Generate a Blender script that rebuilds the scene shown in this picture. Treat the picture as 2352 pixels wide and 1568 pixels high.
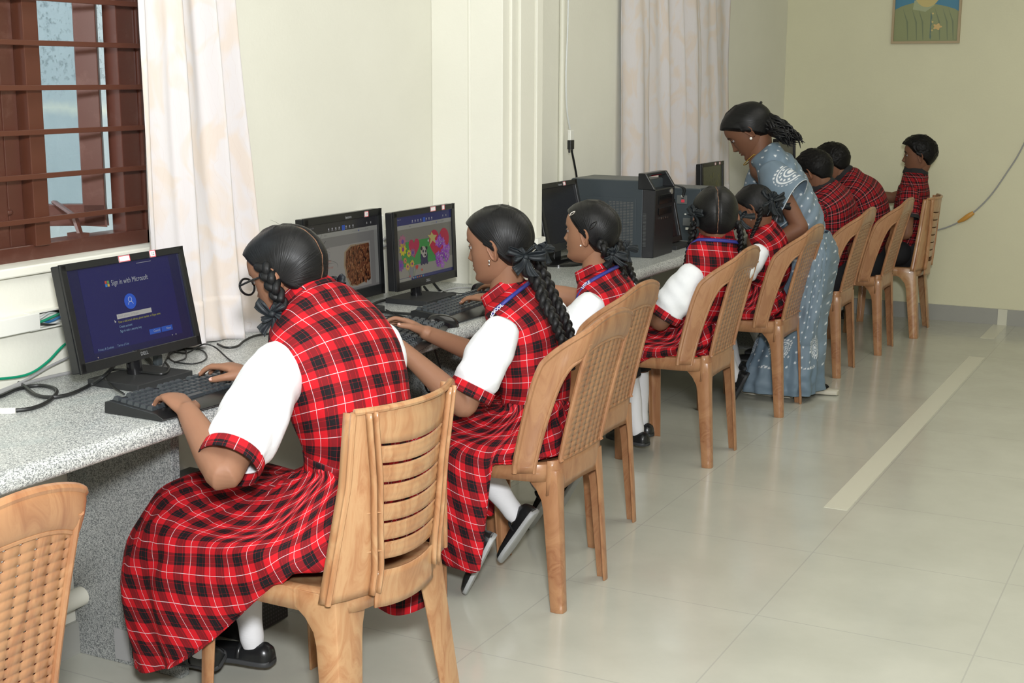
import bpy, bmesh, math, random
import numpy as np
from mathutils import Vector, Matrix, noise
random.seed(7); rng = np.random.default_rng(7)
S = bpy.context.scene; COL = S.collection; PI = math.pi
for o in list(bpy.data.objects): bpy.data.objects.remove(o)

# ---------------------------------------------------------------- camera
CAMH, FPX, YAW, PITCH, ROLL = 1.516, 3150.0, math.radians(27.38), math.radians(10.91), 0.003
def _basis():
    f = Vector((-math.sin(YAW)*math.cos(PITCH), math.cos(YAW)*math.cos(PITCH), -math.sin(PITCH)))
    r = Vector((math.cos(YAW), math.sin(YAW), 0)); u = r.cross(f)
    return r*math.cos(ROLL)+u*math.sin(ROLL), u*math.cos(ROLL)-r*math.sin(ROLL), f
CR, CU, CF = _basis()
cam_d = bpy.data.cameras.new('camera'); cam_d.sensor_width = 36; cam_d.lens = FPX/2352*36
cam = bpy.data.objects.new('camera', cam_d); COL.objects.link(cam)
cam.matrix_world = Matrix(((CR.x, CU.x, -CF.x, 0), (CR.y, CU.y, -CF.y, 0), (CR.z, CU.z, -CF.z, CAMH), (0, 0, 0, 1)))
cam_d.clip_start = .05; S.camera = cam
# ---------------------------------------------------------------- world, lights, exposure
w = bpy.data.worlds.new('world'); S.world = w; w.use_nodes = True
w.node_tree.nodes['Background'].inputs[0].default_value = (.74, .80, .84, 1)
w.node_tree.nodes['Background'].inputs[1].default_value = 4.2
S.view_settings.view_transform = 'Standard'; S.view_settings.look = 'None'
S.view_settings.gamma = 1; S.view_settings.use_curve_mapping = False
S.view_settings.exposure = 0.0
def area(name, loc, target, size, power, color=(1, 1, 1), size_y=None):
    l = bpy.data.lights.new(name, 'AREA'); l.size = size; l.energy = power; l.color = color
    if size_y: l.shape = 'RECTANGLE'; l.size_y = size_y
    o = bpy.data.objects.new(name, l); COL.objects.link(o); o.location = loc
    o.rotation_euler = (Vector(target)-Vector(loc)).to_track_quat('-Z', 'Y').to_euler()
    return o
area('camera_flash', (.12, -.05, 1.95), (-1.5, 4.6, .9), .22, 154, (.97, .985, 1))
area('ceiling_ambient_light', (-.6, 1.5, 3.0), (-.6, 1.5, 0), 2.2, 34, (1, .985, .94), 1.6)  # broad unseen panels added overhead for the room's soft ambient light
area('ceiling_ambient_light', (-.3, 5.6, 3.0), (-.3, 5.6, 0), 2.2, 30, (1, .965, .88), 2.2)
area('daylight_outside', (-3.3, 1.2, 2.6), (-3.5, 2.9, 1.2), 1.2, 26, (.86, .94, 1))

# ---------------------------------------------------------------- materials
def mat(name, color=(.8, .8, .8), rough=.5, metal=0, spec=.5, coat=0, emit=None, estr=0, sub=0):
    m = bpy.data.materials.new(name); m.use_nodes = True
    b = m.node_tree.nodes['Principled BSDF']
    b.inputs['Base Color'].default_value = (*color, 1); b.inputs['Roughness'].default_value = rough
    b.inputs['Metallic'].default_value = metal; b.inputs['Specular IOR Level'].default_value = spec
    b.inputs['Coat Weight'].default_value = coat
    if emit: b.inputs['Emission Color'].default_value = (*emit, 1); b.inputs['Emission Strength'].default_value = estr
    if sub: b.inputs['Subsurface Weight'].default_value = sub; b.inputs['Subsurface Radius'].default_value = (.01, .004, .002); b.inputs['Subsurface Scale'].default_value = 1
    return m
class NT:
    """small helper for node graphs"""
    def __init__(s, m): s.m = m; s.t = m.node_tree; s.n = s.t.nodes; s.b = s.n['Principled BSDF']
    def node(s, typ, **kw):
        nd = s.n.new(typ)
        for k, v in kw.items():
            if k.startswith('i_'):
                key = k[2:]; key = int(key) if key.isdigit() else key.replace('_', ' ')
                if hasattr(v, 'links') or isinstance(v, bpy.types.NodeSocket): s.t.links.new(v, nd.inputs[key])
                else: nd.inputs[key].default_value = v
            else: setattr(nd, k, v)
        return nd
    def link(s, a, b): s.t.links.new(a, b)
    def math(s, op, a, b=None, c=None):
        nd = s.n.new('ShaderNodeMath'); nd.operation = op
        for i, v in enumerate((a, b, c)):
            if v is None: continue
            if isinstance(v, bpy.types.NodeSocket): s.t.links.new(v, nd.inputs[i])
            else: nd.inputs[i].default_value = v
        return nd.outputs[0]
    def mix(s, f, a, b, mode='MIX'):
        nd = s.n.new('ShaderNodeMix'); nd.data_type = 'RGBA'; nd.blend_type = mode
        for k, v in ((0, f), (6, a), (7, b)):
            if isinstance(v, bpy.types.NodeSocket): s.t.links.new(v, nd.inputs[k])
            elif k == 0: nd.inputs[0].default_value = v
            else: nd.inputs[k].default_value = (*v, 1) if len(v) == 3 else v
        return nd.outputs[2]
    def ramp(s, fac, stops, interp='LINEAR'):
        nd = s.n.new('ShaderNodeValToRGB'); cr = nd.color_ramp; cr.interpolation = interp
        while len(cr.elements) < len(stops): cr.elements.new(.5)
        for e, (p, c) in zip(cr.elements, stops): e.position = p; e.color = (*c, 1) if len(c) == 3 else c
        s.t.links.new(fac, nd.inputs[0]); return nd.outputs[0]
    def coord(s, kind='Object', scale=(1, 1, 1), rot=(0, 0, 0)):
        tc = s.n.new('ShaderNodeTexCoord'); mp = s.n.new('ShaderNodeMapping')
        mp.inputs['Scale'].default_value = scale; mp.inputs['Rotation'].default_value = rot
        s.t.links.new(tc.outputs[kind], mp.inputs[0]); return mp.outputs[0]
    def noise(s, vec, scale=5, detail=3, rough=.5, dist=0, out=0):
        nd = s.n.new('ShaderNodeTexNoise'); s.t.links.new(vec, nd.inputs['Vector'])
        nd.inputs['Scale'].default_value = scale; nd.inputs['Detail'].default_value = detail
        nd.inputs['Roughness'].default_value = rough; nd.inputs['Distortion'].default_value = dist
        return nd.outputs[out]
    def color(s, sock): s.t.links.new(sock, s.b.inputs['Base Color'])
    def bump(s, h, strength=.3, dist=.01):
        nd = s.n.new('ShaderNodeBump'); nd.inputs['Strength'].default_value = strength; nd.inputs['Distance'].default_value = dist
        s.t.links.new(h, nd.inputs['Height']); s.t.links.new(nd.outputs[0], s.b.inputs['Normal'])

def wall_mat(name, c1, c2):
    m = mat(name, c1, .55, spec=.35); t = NT(m); v = t.coord('Object')
    t.color(t.mix(t.ramp(t.noise(v, 1.6, 4, .6), [(.4, (0, 0, 0)), (.68, (1, 1, 1))]), c1, c2))
    t.bump(t.noise(v, 90, 3), .12, .004); return m
M = {}
M['wall'] = wall_mat('cream_wall_paint', (.81, .80, .71), (.775, .765, .675))
M['farwall'] = wall_mat('cream_wall_paint_far_dim', (.72, .70, .50), (.69, .67, .48))  # same cream paint, its colour lowered and yellowed to carry the dim far light
M['ceil'] = mat('white_ceiling_paint', (.85, .85, .8), .8)
M['outwall'] = mat('pale_rough_plaster', (.7, .76, .8), .9); t = NT(M['outwall']); v = t.coord('Object')
a1 = t.noise(v, 3.2, 8, .75); a2 = t.noise(v, 45, 4, .7)
sep = t.node('ShaderNodeSeparateXYZ', i_Vector=v).outputs[2]
up = t.math('SMOOTHSTEP', sep, 1.2, 1.5) if False else t.math('MULTIPLY', t.math('MAXIMUM', t.math('SUBTRACT', sep, 1.42), 0), 8.0)
pit = t.math('MULTIPLY', t.ramp(a2, [(.36, (1, 1, 1)), (.47, (0, 0, 0))]), t.math('MINIMUM', up, 1.0))
crack = t.ramp(t.math('ABSOLUTE', t.math('SUBTRACT', t.math('ADD', sep, t.math('MULTIPLY', a1, .12)), 1.46)), [(0, (1, 1, 1)), (.035, (0, 0, 0))])
base = t.mix(a1, (.52, .585, .62), (.68, .73, .765))
base = t.mix(crack, base, (.85, .84, .76)); t.color(t.mix(t.math('MULTIPLY', pit, .55), base, (.22, .26, .28)))
t.bump(t.math('SUBTRACT', a1, pit), .5, .02)
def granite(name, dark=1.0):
    m = mat(name, (.6, .6, .6), .28, spec=.5); t = NT(m); v = t.coord('Object')
    vs = t.coord('Object', (1, .55, 1), (0, 0, .3))
    n1 = t.noise(vs, 420, 3, .7); n2 = t.noise(v, 190, 2, .6); n3 = t.noise(vs, 5, 4, .6, 1.2)
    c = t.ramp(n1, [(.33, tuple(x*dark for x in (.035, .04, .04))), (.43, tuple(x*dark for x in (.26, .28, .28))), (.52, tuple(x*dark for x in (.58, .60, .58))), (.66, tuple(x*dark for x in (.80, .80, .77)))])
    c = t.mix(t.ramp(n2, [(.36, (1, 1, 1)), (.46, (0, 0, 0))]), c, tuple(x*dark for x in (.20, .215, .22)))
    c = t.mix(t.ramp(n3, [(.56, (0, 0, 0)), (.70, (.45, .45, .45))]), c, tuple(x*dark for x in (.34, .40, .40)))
    t.color(c); return m
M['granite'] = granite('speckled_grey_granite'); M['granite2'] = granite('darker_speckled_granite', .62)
M['tile'] = mat('glossy_beige_floor_tile', (.60, .60, .52), .13, spec=.5); t = NT(M['tile']); v = t.coord('Object')
GX, GY, TS = -1.6852, 3.6294, .6
br = t.node('ShaderNodeTexBrick', i_Scale=1.0); br.offset = 0; br.squash = 1
mp = br  # grid lines from fractions of the coordinates
sx = t.node('ShaderNodeSeparateXYZ', i_Vector=v)
def line(o, g0, wdt):
    f = t.math('FRACT', t.math('DIVIDE', t.math('SUBTRACT', o, g0-60), TS))
    d = t.math('MINIMUM', f, t.math('SUBTRACT', 1.0, f))
    return t.math('LESS_THAN', d, wdt)
ln = t.math('MAXIMUM', line(sx.outputs[0], GX, .0035), line(sx.outputs[1], GY, .0035))
bc = t.mix(t.ramp(t.noise(v, 2.4, 5, .6), [(.35, (0, 0, 0)), (.7, (1, 1, 1))]), (.47, .47, .405), (.54, .54, .47))
t.color(t.mix(t.math('MULTIPLY', ln, .55), bc, (.36, .36, .33)))
t.link(t.ramp(t.noise(v, 7, 4, .7), [(.3, (.10, .10, .10)), (.75, (.24, .24, .24))]), t.b.inputs['Roughness'])
M['strip'] = mat('pale_floor_patch', (.66, .65, .54), .3)
M['skirt_tile'] = mat('grey_skirting_tile', (.36, .36, .33), .25)
M['browned'] = mat('brown_window_paint', (.10, .033, .02), .3, spec=.6); t = NT(M['browned']); v = t.coord('Object')
t.color(t.mix(t.ramp(t.noise(v, 14, 5, .7), [(.55, (0, 0, 0)), (.8, (.6, .6, .6))]), (.085, .028, .018), (.16, .08, .06)))
M['bar'] = mat('brown_bar_paint', (.095, .03, .016), .4)
M['glass'] = mat('window_glass', (.8, .88, .92), .03, spec=.6); M['glass'].node_tree.nodes['Principled BSDF'].inputs['Transmission Weight'].default_value = 1
M['lens'] = mat('clear_lens', (1, 1, 1), .0, spec=.3); M['lens'].node_tree.nodes['Principled BSDF'].inputs['Transmission Weight'].default_value = 1
M['lens'].node_tree.nodes['Principled BSDF'].inputs['IOR'].default_value = 1.02
M['steel'] = mat('worn_steel', (.45, .42, .38), .45, metal=.7)
M['white_pl'] = mat('white_plastic', (.80, .80, .74), .35)
M['conduit'] = mat('painted_conduit', (.78, .77, .66), .4)
M['blackpl'] = mat('black_plastic', (.012, .013, .014), .32); M['blackmatt'] = mat('black_matt_plastic', (.02, .021, .022), .55)
M['blackgloss'] = mat('gloss_black_plastic', (.01, .01, .011), .12)
M['greypl'] = mat('dark_grey_plastic', (.055, .065, .07), .4)
M['key'] = mat('key_plastic', (.035, .042, .048), .38)
M['case'] = mat('slate_metal_case', (.045, .058, .068), .45); M['casetop'] = mat('case_top', (.12, .13, .13), .5)
M['caseb'] = mat('charcoal_case_front', (.014, .015, .017), .3)
M['cable_b'] = mat('black_cable', (.012, .013, .013), .4); M['cable_g'] = mat('grey_cable', (.34, .34, .34), .45)
M['cable_w'] = mat('white_cable', (.68, .70, .68), .4); M['cable_gr'] = mat('green_cable', (.005, .26, .14), .35)
M['cable_bl'] = mat('blue_cable', (.03, .16, .35), .4); M['orange'] = mat('orange_joint', (.6, .3, .06), .3)
M['silver'] = mat('silver', (.75, .75, .75), .2, metal=1); M['pearl'] = mat('pearl', (.9, .9, .88), .15, coat=.6)
M['gold'] = mat('gold', (.75, .5, .1), .25, metal=1)
def flat(name, c, e=.0, r=.35):
    return mat(name, c, r, emit=c if e else None, estr=e)
# ---------------------------------------------------------------- geometry helpers
def link(o, parent=None):
    COL.objects.link(o)
    if parent is not None:
        o.parent = parent; o.matrix_parent_inverse = Matrix()
        if parent.get('_inv'): pass
    return o
def tag(o, label=None, cat=None, group=None, kind=None):
    if label: o['label'] = label
    if cat: o['category'] = cat
    if group: o['group'] = group
    if kind: o['kind'] = kind
    return o
def empty(name, loc=(0, 0, 0), rz=0):
    o = bpy.data.objects.new(name, None); o.empty_display_size = .1; o.location = loc; o.rotation_euler = (0, 0, rz)
    COL.objects.link(o); return o
class MB:
    """collects geometry: vertices, faces with uv, material slot, optional vertex colours"""
    def __init__(s): s.v = []; s.f = []; s.uv = []; s.m = []; s.c = []; s.n = 0; s.hc = False
    def add(s, V, F, UV=None, m=0, C=None):
        V = np.asarray(V, float).reshape(-1, 3); s.v.append(V)
        for k, f in enumerate(F):
            s.f.append([i+s.n for i in f]); s.uv.append(UV[k] if UV is not None else [(0, 0)]*len(f))
            s.m.append(m if np.isscalar(m) else m[k])
        if C is not None: s.c.append(np.asarray(C, float)); s.hc = True
        else: s.c.append(np.ones((len(V), 3)))
        s.n += len(V); return s
    def grid(s, P, cu=False, cv=False, uv=None, m=0, C=None, flip=False, skip=None):
        """P[i][j] points; closed in i (cu) and/or j (cv); uv has shape (ni+cu, nj+cv, 2)"""
        P = np.asarray(P, float); ni, nj = P.shape[:2]; F = []; UV = []
        for i in range(ni if cu else ni-1):
            for j in range(nj if cv else nj-1):
                if skip and skip(i, j): continue
                i2, j2 = (i+1) % ni, (j+1) % nj
                q = [i*nj+j, i2*nj+j, i2*nj+j2, i*nj+j2]; 
                if uv is not None: u = [uv[i][j], uv[i+1][j], uv[i+1][j+1], uv[i][j+1]]
                else: u = [(0, 0)]*4
                if flip: q.reverse(); u = u[::-1]
                F.append(q); UV.append([tuple(x) for x in u])
        s.add(P.reshape(-1, 3), F, UV, m, None if C is None else np.asarray(C).reshape(-1, 3)); return s
    def loft(s, R, caps=True, m=0, uv=None, flip=False):
        """R: rings x points, closed around"""
        R = np.asarray(R, float); s.grid(R, cv=True, m=m, uv=uv, flip=flip)
        if caps:
            nj = R.shape[1]; a = list(range(nj)); 
            s.add(R[0], [a if not flip else a[::-1]], None, m); s.add(R[-1], [a[::-1] if not flip else a], None, m)
        return s
    def box(s, c, d, m=0, R=None, taper=None):
        x, y, z = [k/2 for k in d]; V = np.array([(sx*x, sy*y, sz*z) for sx in (-1, 1) for sy in (-1, 1) for sz in (-1, 1)], float)
        if taper is not None: V[V[:, 2] > 0, :2] *= taper
        if R is not None: V = V @ np.array(R).T
        V = V+np.array(c)
        return s.add(V, [(0, 1, 3, 2), (4, 6, 7, 5), (0, 4, 5, 1), (2, 3, 7, 6), (0, 2, 6, 4), (1, 5, 7, 3)], None, m)
    def ell(s, c, r, m=0, nu=20, nv=12, R=None, C=None):
        th = np.linspace(0, 2*PI, nu, endpoint=False); ph = np.linspace(-PI/2+.001, PI/2-.001, nv)
        P = np.array([[(r[0]*math.cos(p)*math.cos(a), r[1]*math.cos(p)*math.sin(a), r[2]*math.sin(p)) for a in th] for p in ph])
        if R is not None: P = P @ np.array(R).T
        P = P+np.array(c); s.grid(P, cv=True, m=m, C=None if C is None else np.tile(C, (nv*nu, 1)).reshape(nv, nu, 3), flip=True)
        n = nu; s.add(P[0], [list(range(n))[::-1]][:1], None, m, None if C is None else np.tile(C, (n, 1))); s.add(P[-1], [list(range(n))], None, m, None if C is None else np.tile(C, (n, 1))); return s
    def cyl(s, a, b, ra, rb=None, n=16, m=0, caps=True):
        a, b = np.array(a, float), np.array(b, float); rb = ra if rb is None else rb
        return s.loft([ring(a, b-a, ra, ra, n), ring(b, b-a, rb, rb, n)], caps, m)
    def poly(s, pts, m=0): return s.add(pts, [list(range(len(pts)))], None, m)
    def mesh(s, name):
        me = bpy.data.meshes.new(name); V = np.concatenate(s.v) if s.v else np.zeros((0, 3))
        me.from_pydata(V.tolist(), [], s.f)
        uvl = me.uv_layers.new(name='UVMap'); flatuv = np.array([c for f in s.uv for c in f], float).ravel()
        uvl.data.foreach_set('uv', flatuv)
        me.polygons.foreach_set('material_index', np.array(s.m, int))
        if s.hc:
            ca = me.color_attributes.new('Col', 'FLOAT_COLOR', 'POINT'); C = np.concatenate(s.c); C = np.c_[C, np.ones(len(C))]
            ca.data.foreach_set('color', C.ravel())
        return me
    def build(s, name, mats, parent=None, smooth=True, bevel=0, subd=0, solid=0, weld=True, loc=None, angle=40, off=0):
        me = s.mesh(name)
        if weld:
            bm = bmesh.new(); bm.from_mesh(me); bmesh.ops.remove_doubles(bm, verts=bm.verts, dist=1e-6); bm.to_mesh(me); bm.free()
        for m in (mats if isinstance(mats, (list, tuple)) else [mats]): me.materials.append(m)
        if smooth: me.polygons.foreach_set('use_smooth', [True]*len(me.polygons))
        o = bpy.data.objects.new(name, me); link(o, parent)
        if loc is not None: o.location = loc
        if solid: md = o.modifiers.new('s', 'SOLIDIFY'); md.thickness = solid; md.offset = off
        if bevel: md = o.modifiers.new('b', 'BEVEL'); md.width = bevel; md.segments = 2; md.limit_method = 'ANGLE'; md.angle_limit = math.radians(35); md.harden_normals = False
        if subd: md = o.modifiers.new('u', 'SUBSURF'); md.levels = subd; md.render_levels = subd
        if smooth and angle and not subd:
            try:
                me.set_sharp_from_angle(angle=math.radians(angle))
            except Exception: pass
        return o
def frame_of(d, upv=(0, 0, 1)):
    d = np.array(d, float); d /= np.linalg.norm(d); u = np.array(upv, float)
    if abs(d@u) > .95: u = np.array((0, 1, 0)) if abs(d[1]) < .9 else np.array((1, 0, 0))
    a = np.cross(u, d); a /= np.linalg.norm(a); b = np.cross(d, a); return a, b, d
def ring(c, d, ra, rb, n=16, upv=(0, 0, 1), ax=None):
    a, b, _ = frame_of(d, upv) if ax is None else (ax[0], ax[1], None)
    th = np.linspace(0, 2*PI, n, endpoint=False)
    return np.array(c)+np.outer(np.cos(th)*ra, a)+np.outer(np.sin(th)*rb, b)
def crom(P, n, closed=False):
    """Catmull-Rom resample of points (any width) to n samples"""
    P = np.asarray(P, float); 
    if P.ndim == 1: P = P[:, None]
    k = len(P); out = []
    for t in np.linspace(0, k-1, n):
        i = min(int(t), k-2); f = t-i
        p0 = P[i-1] if i > 0 else 2*P[0]-P[1]; p1 = P[i]; p2 = P[i+1]; p3 = P[i+2] if i+2 < k else 2*P[-1]-P[-2]
        out.append(.5*((2*p1)+(-p0+p2)*f+(2*p0-5*p1+4*p2-p3)*f*f+(-p0+3*p1-3*p2+p3)*f**3))
    return np.array(out)
def tube_rings(pts, rad, n=12, samples=None, upv=(0, 0, 1), flatten=1.0, roundcap=False):
    pts = np.asarray(pts, float); rad = np.broadcast_to(np.asarray(rad, float), (len(pts),))
    if samples: q = crom(np.c_[pts, rad], samples); pts, rad = q[:, :3], np.maximum(q[:, 3], 1e-4)
    T = np.gradient(pts, axis=0); T /= np.linalg.norm(T, axis=1)[:, None]+1e-12
    a, b, _ = frame_of(T[0], upv); R = []
    th = np.linspace(0, 2*PI, n, endpoint=False)
    for i in range(len(pts)):
        a = a-T[i]*(a@T[i]); a /= np.linalg.norm(a); b = np.cross(T[i], a)
        R.append(pts[i]+np.outer(np.cos(th)*rad[i], a)+np.outer(np.sin(th)*rad[i]*flatten, b))
    if roundcap:
        for e, sgn in ((0, -1), (-1, 1)):
            c, rr, tt = pts[e], rad[e], T[e]; base = R[e]-c
            ex = [c+tt*sgn*rr*math.sin(x)+base*math.cos(x) for x in (.5, .95, 1.35)]
            R = (ex[::-1]+R) if e == 0 else (R+ex)
    return np.array(R)
def tube(name, pts, r, m, parent=None, n=10, samples=None, **kw):
    return MB().loft(tube_rings(pts, r, n, samples or max(8, 8*len(pts)), **kw)).build(name, m, parent)
def at(px, py, x=None, y=None, z=None):
    """a picture point carried to a plane of the room"""
    d = CF+CR*((px-1176)/FPX)-CU*((py-784)/FPX)
    t = x/d.x if x is not None else y/d.y if y is not None else (z-CAMH)/d.z
    return np.array((d.x*t, d.y*t, CAMH+d.z*t))
def text_mesh(mb, s, size, origin, right, up, m=0, bold=0.0, align='LEFT', depth=.0003, sx=1.0):
    cu = bpy.data.curves.new('t', 'FONT'); cu.body = s; cu.size = size; cu.align_x = align; cu.offset = bold; cu.resolution_u = 3
    o = bpy.data.objects.new('t', cu); COL.objects.link(o); dg = bpy.context.evaluated_depsgraph_get(); dg.update()
    me = bpy.data.meshes.new_from_object(o.evaluated_get(dg)); bpy.data.objects.remove(o)
    r = np.array(right, float); u = np.array(up, float); r /= np.linalg.norm(r); u /= np.linalg.norm(u)
    V = np.array([v.co[:] for v in me.vertices]); 
    if len(V): mb.add(np.array(origin)+np.outer(V[:, 0]*sx, r)+np.outer(V[:, 1], u)+np.cross(r, u)*depth, [list(p.vertices) for p in me.polygons], None, m)
    bpy.data.meshes.remove(me)
def nz(p, s=1.0, seed=0): return noise.noise(Vector((p[0]*s+seed, p[1]*s+seed*1.7, p[2]*s-seed)))
# ================================================================ the room
WX, FY, CZ, RX, BY = -2.62, 8.93, 3.1, 3.2, -2.6
DZ, DX = .76, -2.045   # counter top height, front edge
def struct(name, mb, m, **kw):
    o = mb.build(name, m, None, smooth=False, **kw); return tag(o, kind='structure')
struct('floor', MB().box(((WX+RX)/2-.2, (FY+BY)/2, -.05), (RX-WX+1.0, FY-BY+.6, .1)), M['tile'])
struct('ceiling', MB().box(((WX+RX)/2, (FY+BY)/2, CZ+.05), (RX-WX+.5, FY-BY+.5, .1)), M['ceil'])
struct('wall_far', MB().box(((WX+RX)/2, FY+.1, CZ/2), (RX-WX+.6, .2, CZ)), M['farwall'])
struct('wall_right', MB().box((RX+.1, (FY+BY)/2, CZ/2), (.2, FY-BY+.4, CZ)), M['wall'])
struct('wall_back', MB().box(((WX+RX)/2, BY-.1, CZ/2), (RX-WX+.6, .2, CZ)), M['wall'])
# left wall with two window openings
W1 = (1.55, 2.98, 1.05, 2.35); W2 = (6.22, 7.5, 1.05, 2.35); T = .22
mb = MB()
def wseg(y0, y1, z0, z1): mb.box((WX-T/2, (y0+y1)/2, (z0+z1)/2), (T, y1-y0, z1-z0))
wseg(BY-.2, W1[0], 0, CZ); wseg(W1[1], W2[0], 0, CZ); wseg(W2[1], FY+.2, 0, CZ)
for W in (W1, W2): wseg(W[0], W[1], 0, W[2]); wseg(W[0], W[1], W[3], CZ)
struct('wall_left', mb, M['wall'])
# pillar with two vertical grooves in its room face
struct('wall_pillar', MB().box(((WX-2.325)/2, 4.56, CZ/2), (WX-(-2.325), .30, CZ)).box((-2.320, 4.475, CZ/2), (.012, .03, CZ)).box((-2.320, 4.585, CZ/2), (.012, .11, CZ)).box((-2.320, 4.69, CZ/2), (.012, .05, CZ)), M['wall'], bevel=.003)
struct('trim_pillar', MB().cyl((-2.46, 4.411, .762), (-2.46, 4.411, CZ), .007), M['wall'])
# skirting
struct('baseboard_far', MB().box(((WX+RX)/2, FY-.006, .05), (RX-WX, .012, .10)), M['skirt_tile'])
struct('baseboard_left', MB().box((WX+.006, (FY+BY)/2, .045), (.012, FY-BY, .09)), M['skirt_tile'])
pale = MB()
pale.box((-1.165, FY-.013, .05), (.055, .006, .10)); struct('trim_1', pale, M['strip'])
# cut channel patched with paler mortar along the floor
gx = GX+TS-.02
mb = MB(); mb.box((-1.137, 6.26, .0006), (.085, 3.08, .0012)); mb.box((-1.175, 8.66, .0006), (.08, .52, .0012))
o = mb.build('floor_patch', M['strip'], None, smooth=False); tag(o, kind='structure'); o.name = 'trim_2'
# outside, seen through the window
struct('wall_outside', MB().box((-3.75, 3.5, 1.5), (.15, 9, 3.6)), M['outwall'])
# ---------------------------------------------------------------- window
def window(idx, W, full):
    root = empty('window_%d' % idx, (WX-.09, (W[0]+W[1])/2, W[2])); tag(root, kind='structure')
    y0, y1, z0, z1 = W; X = WX-.09
    def L(mb, nm, m, **kw):
        o = mb.build(nm, m, root, smooth=False, **kw); o.location = -root.location; return o
    f = MB(); th = .05
    f.box((X, (y0+y1)/2, z0+.02), (.07, y1-y0, .05)); f.box((X, (y0+y1)/2, z1-.02), (.07, y1-y0, .05))
    for y in (y0+.02, y1-.02): f.box((X, y, (z0+z1)/2), (.07, .05, z1-z0))
    L(f, 'window_frame', M['browned'], bevel=.003)
    mu = MB(); mu.box((X+.02, 2.545 if idx == 1 else (y0+y1)/2, (z0+z1)/2), (.05, .05, z1-z0-.08)); L(mu, 'mullion', M['bar'], bevel=.002)
    if not full: 
        g = MB(); g.box((X-.01, (y0+y1)/2, (z0+z1)/2), (.005, y1-y0-.06, z1-z0-.06)); L(g, 'pane', M['glass']); return root
    mu = MB(); mu.box((X+.0, 2.485, (z0+z1)/2), (.04, .05, z1-z0-.08)); mu.box((X+.0, 2.43, (z0+z1)/2), (.055, .045, z1-z0-.08)); L(mu, 'casement_stile', M['browned'], bevel=.003)
    mu = MB(); mu.box((X, 2.90, (z0+z1)/2), (.05, .07, z1-z0-.08)); L(mu, 'hinge_post', M['browned'], bevel=.003)
    # five horizontal bars on the room side
    k = 0; z = 1.161
    while z < z1-.05:
        b = MB(); b.box((WX-.012, (y0+y1)/2, z), (.008, y1-y0, .013)); L(b, 'window_bar', M['bar'], bevel=.001); z += .1085
    # casement pushed open outwards, hinged on its far side
    c = MB(); H = np.array((X-.03, 2.85, 0)); dr = np.array((-math.sin(.95), -math.cos(.95), 0)); wd = .42
    def cb(s0, s1, za, zb, th=.035):
        p = H+dr*(s0+s1)/2; a = math.atan2(dr[1], dr[0]); R = [[math.cos(a), -math.sin(a), 0], [math.sin(a), math.cos(a), 0], [0, 0, 1]]
        c.box((p[0], p[1], (za+zb)/2), (abs(s1-s0), th, zb-za), R=R)
    cb(0, .06, z0+.06, z1-.06); cb(wd-.05, wd, z0+.06, z1-.06); cb(0, wd, z0+.06, z0+.12); cb(0, wd, z1-.12, z1-.06)
    L(c, 'open_casement', M['browned'], bevel=.003)
    p = H+dr*wd/2; g = MB(); a = math.atan2(dr[1], dr[0]); g.box((p[0], p[1], (z0+z1)/2), (wd-.1, .004, z1-z0-.2), R=[[math.cos(a), -math.sin(a), 0], [math.sin(a), math.cos(a), 0], [0, 0, 1]])
    L(g, 'pane', M['glass'])
    g = MB(); g.box((X-.005, 1.98, (z0+z1)/2), (.004, .80, z1-z0-.1)); L(g, 'pane', M['glass'])
    s1 = MB(); s1.loft(tube_rings([(X+.02, 2.70, z0+.045), (X-.0, 2.70, z0+.10), (X-.10, 2.73, z0+.13)], .011, 6, flatten=.5)); s1.box((X+.01, 2.70, z0+.05), (.05, .03, .012)); L(s1, 'casement_stay', M['browned'])
    s1 = MB(); s1.loft(tube_rings([(X+.02, 2.36, z0+.06), (X+.03, 2.40, z0+.09), (X+.01, 2.46, z0+.125)], .012, 6, flatten=.5)); s1.ell((X+.01, 2.46, z0+.13), (.018, .018, .01)); L(s1, 'casement_stay', M['browned'])
    return root
window(1, W1, True); window(2, W2, False)
struct('trim_3', MB().box((WX-.03, (W1[0]+W1[1])/2, W1[2]-.006), (.10, W1[1]-W1[0], .024)), M['wall'], bevel=.004)
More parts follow.
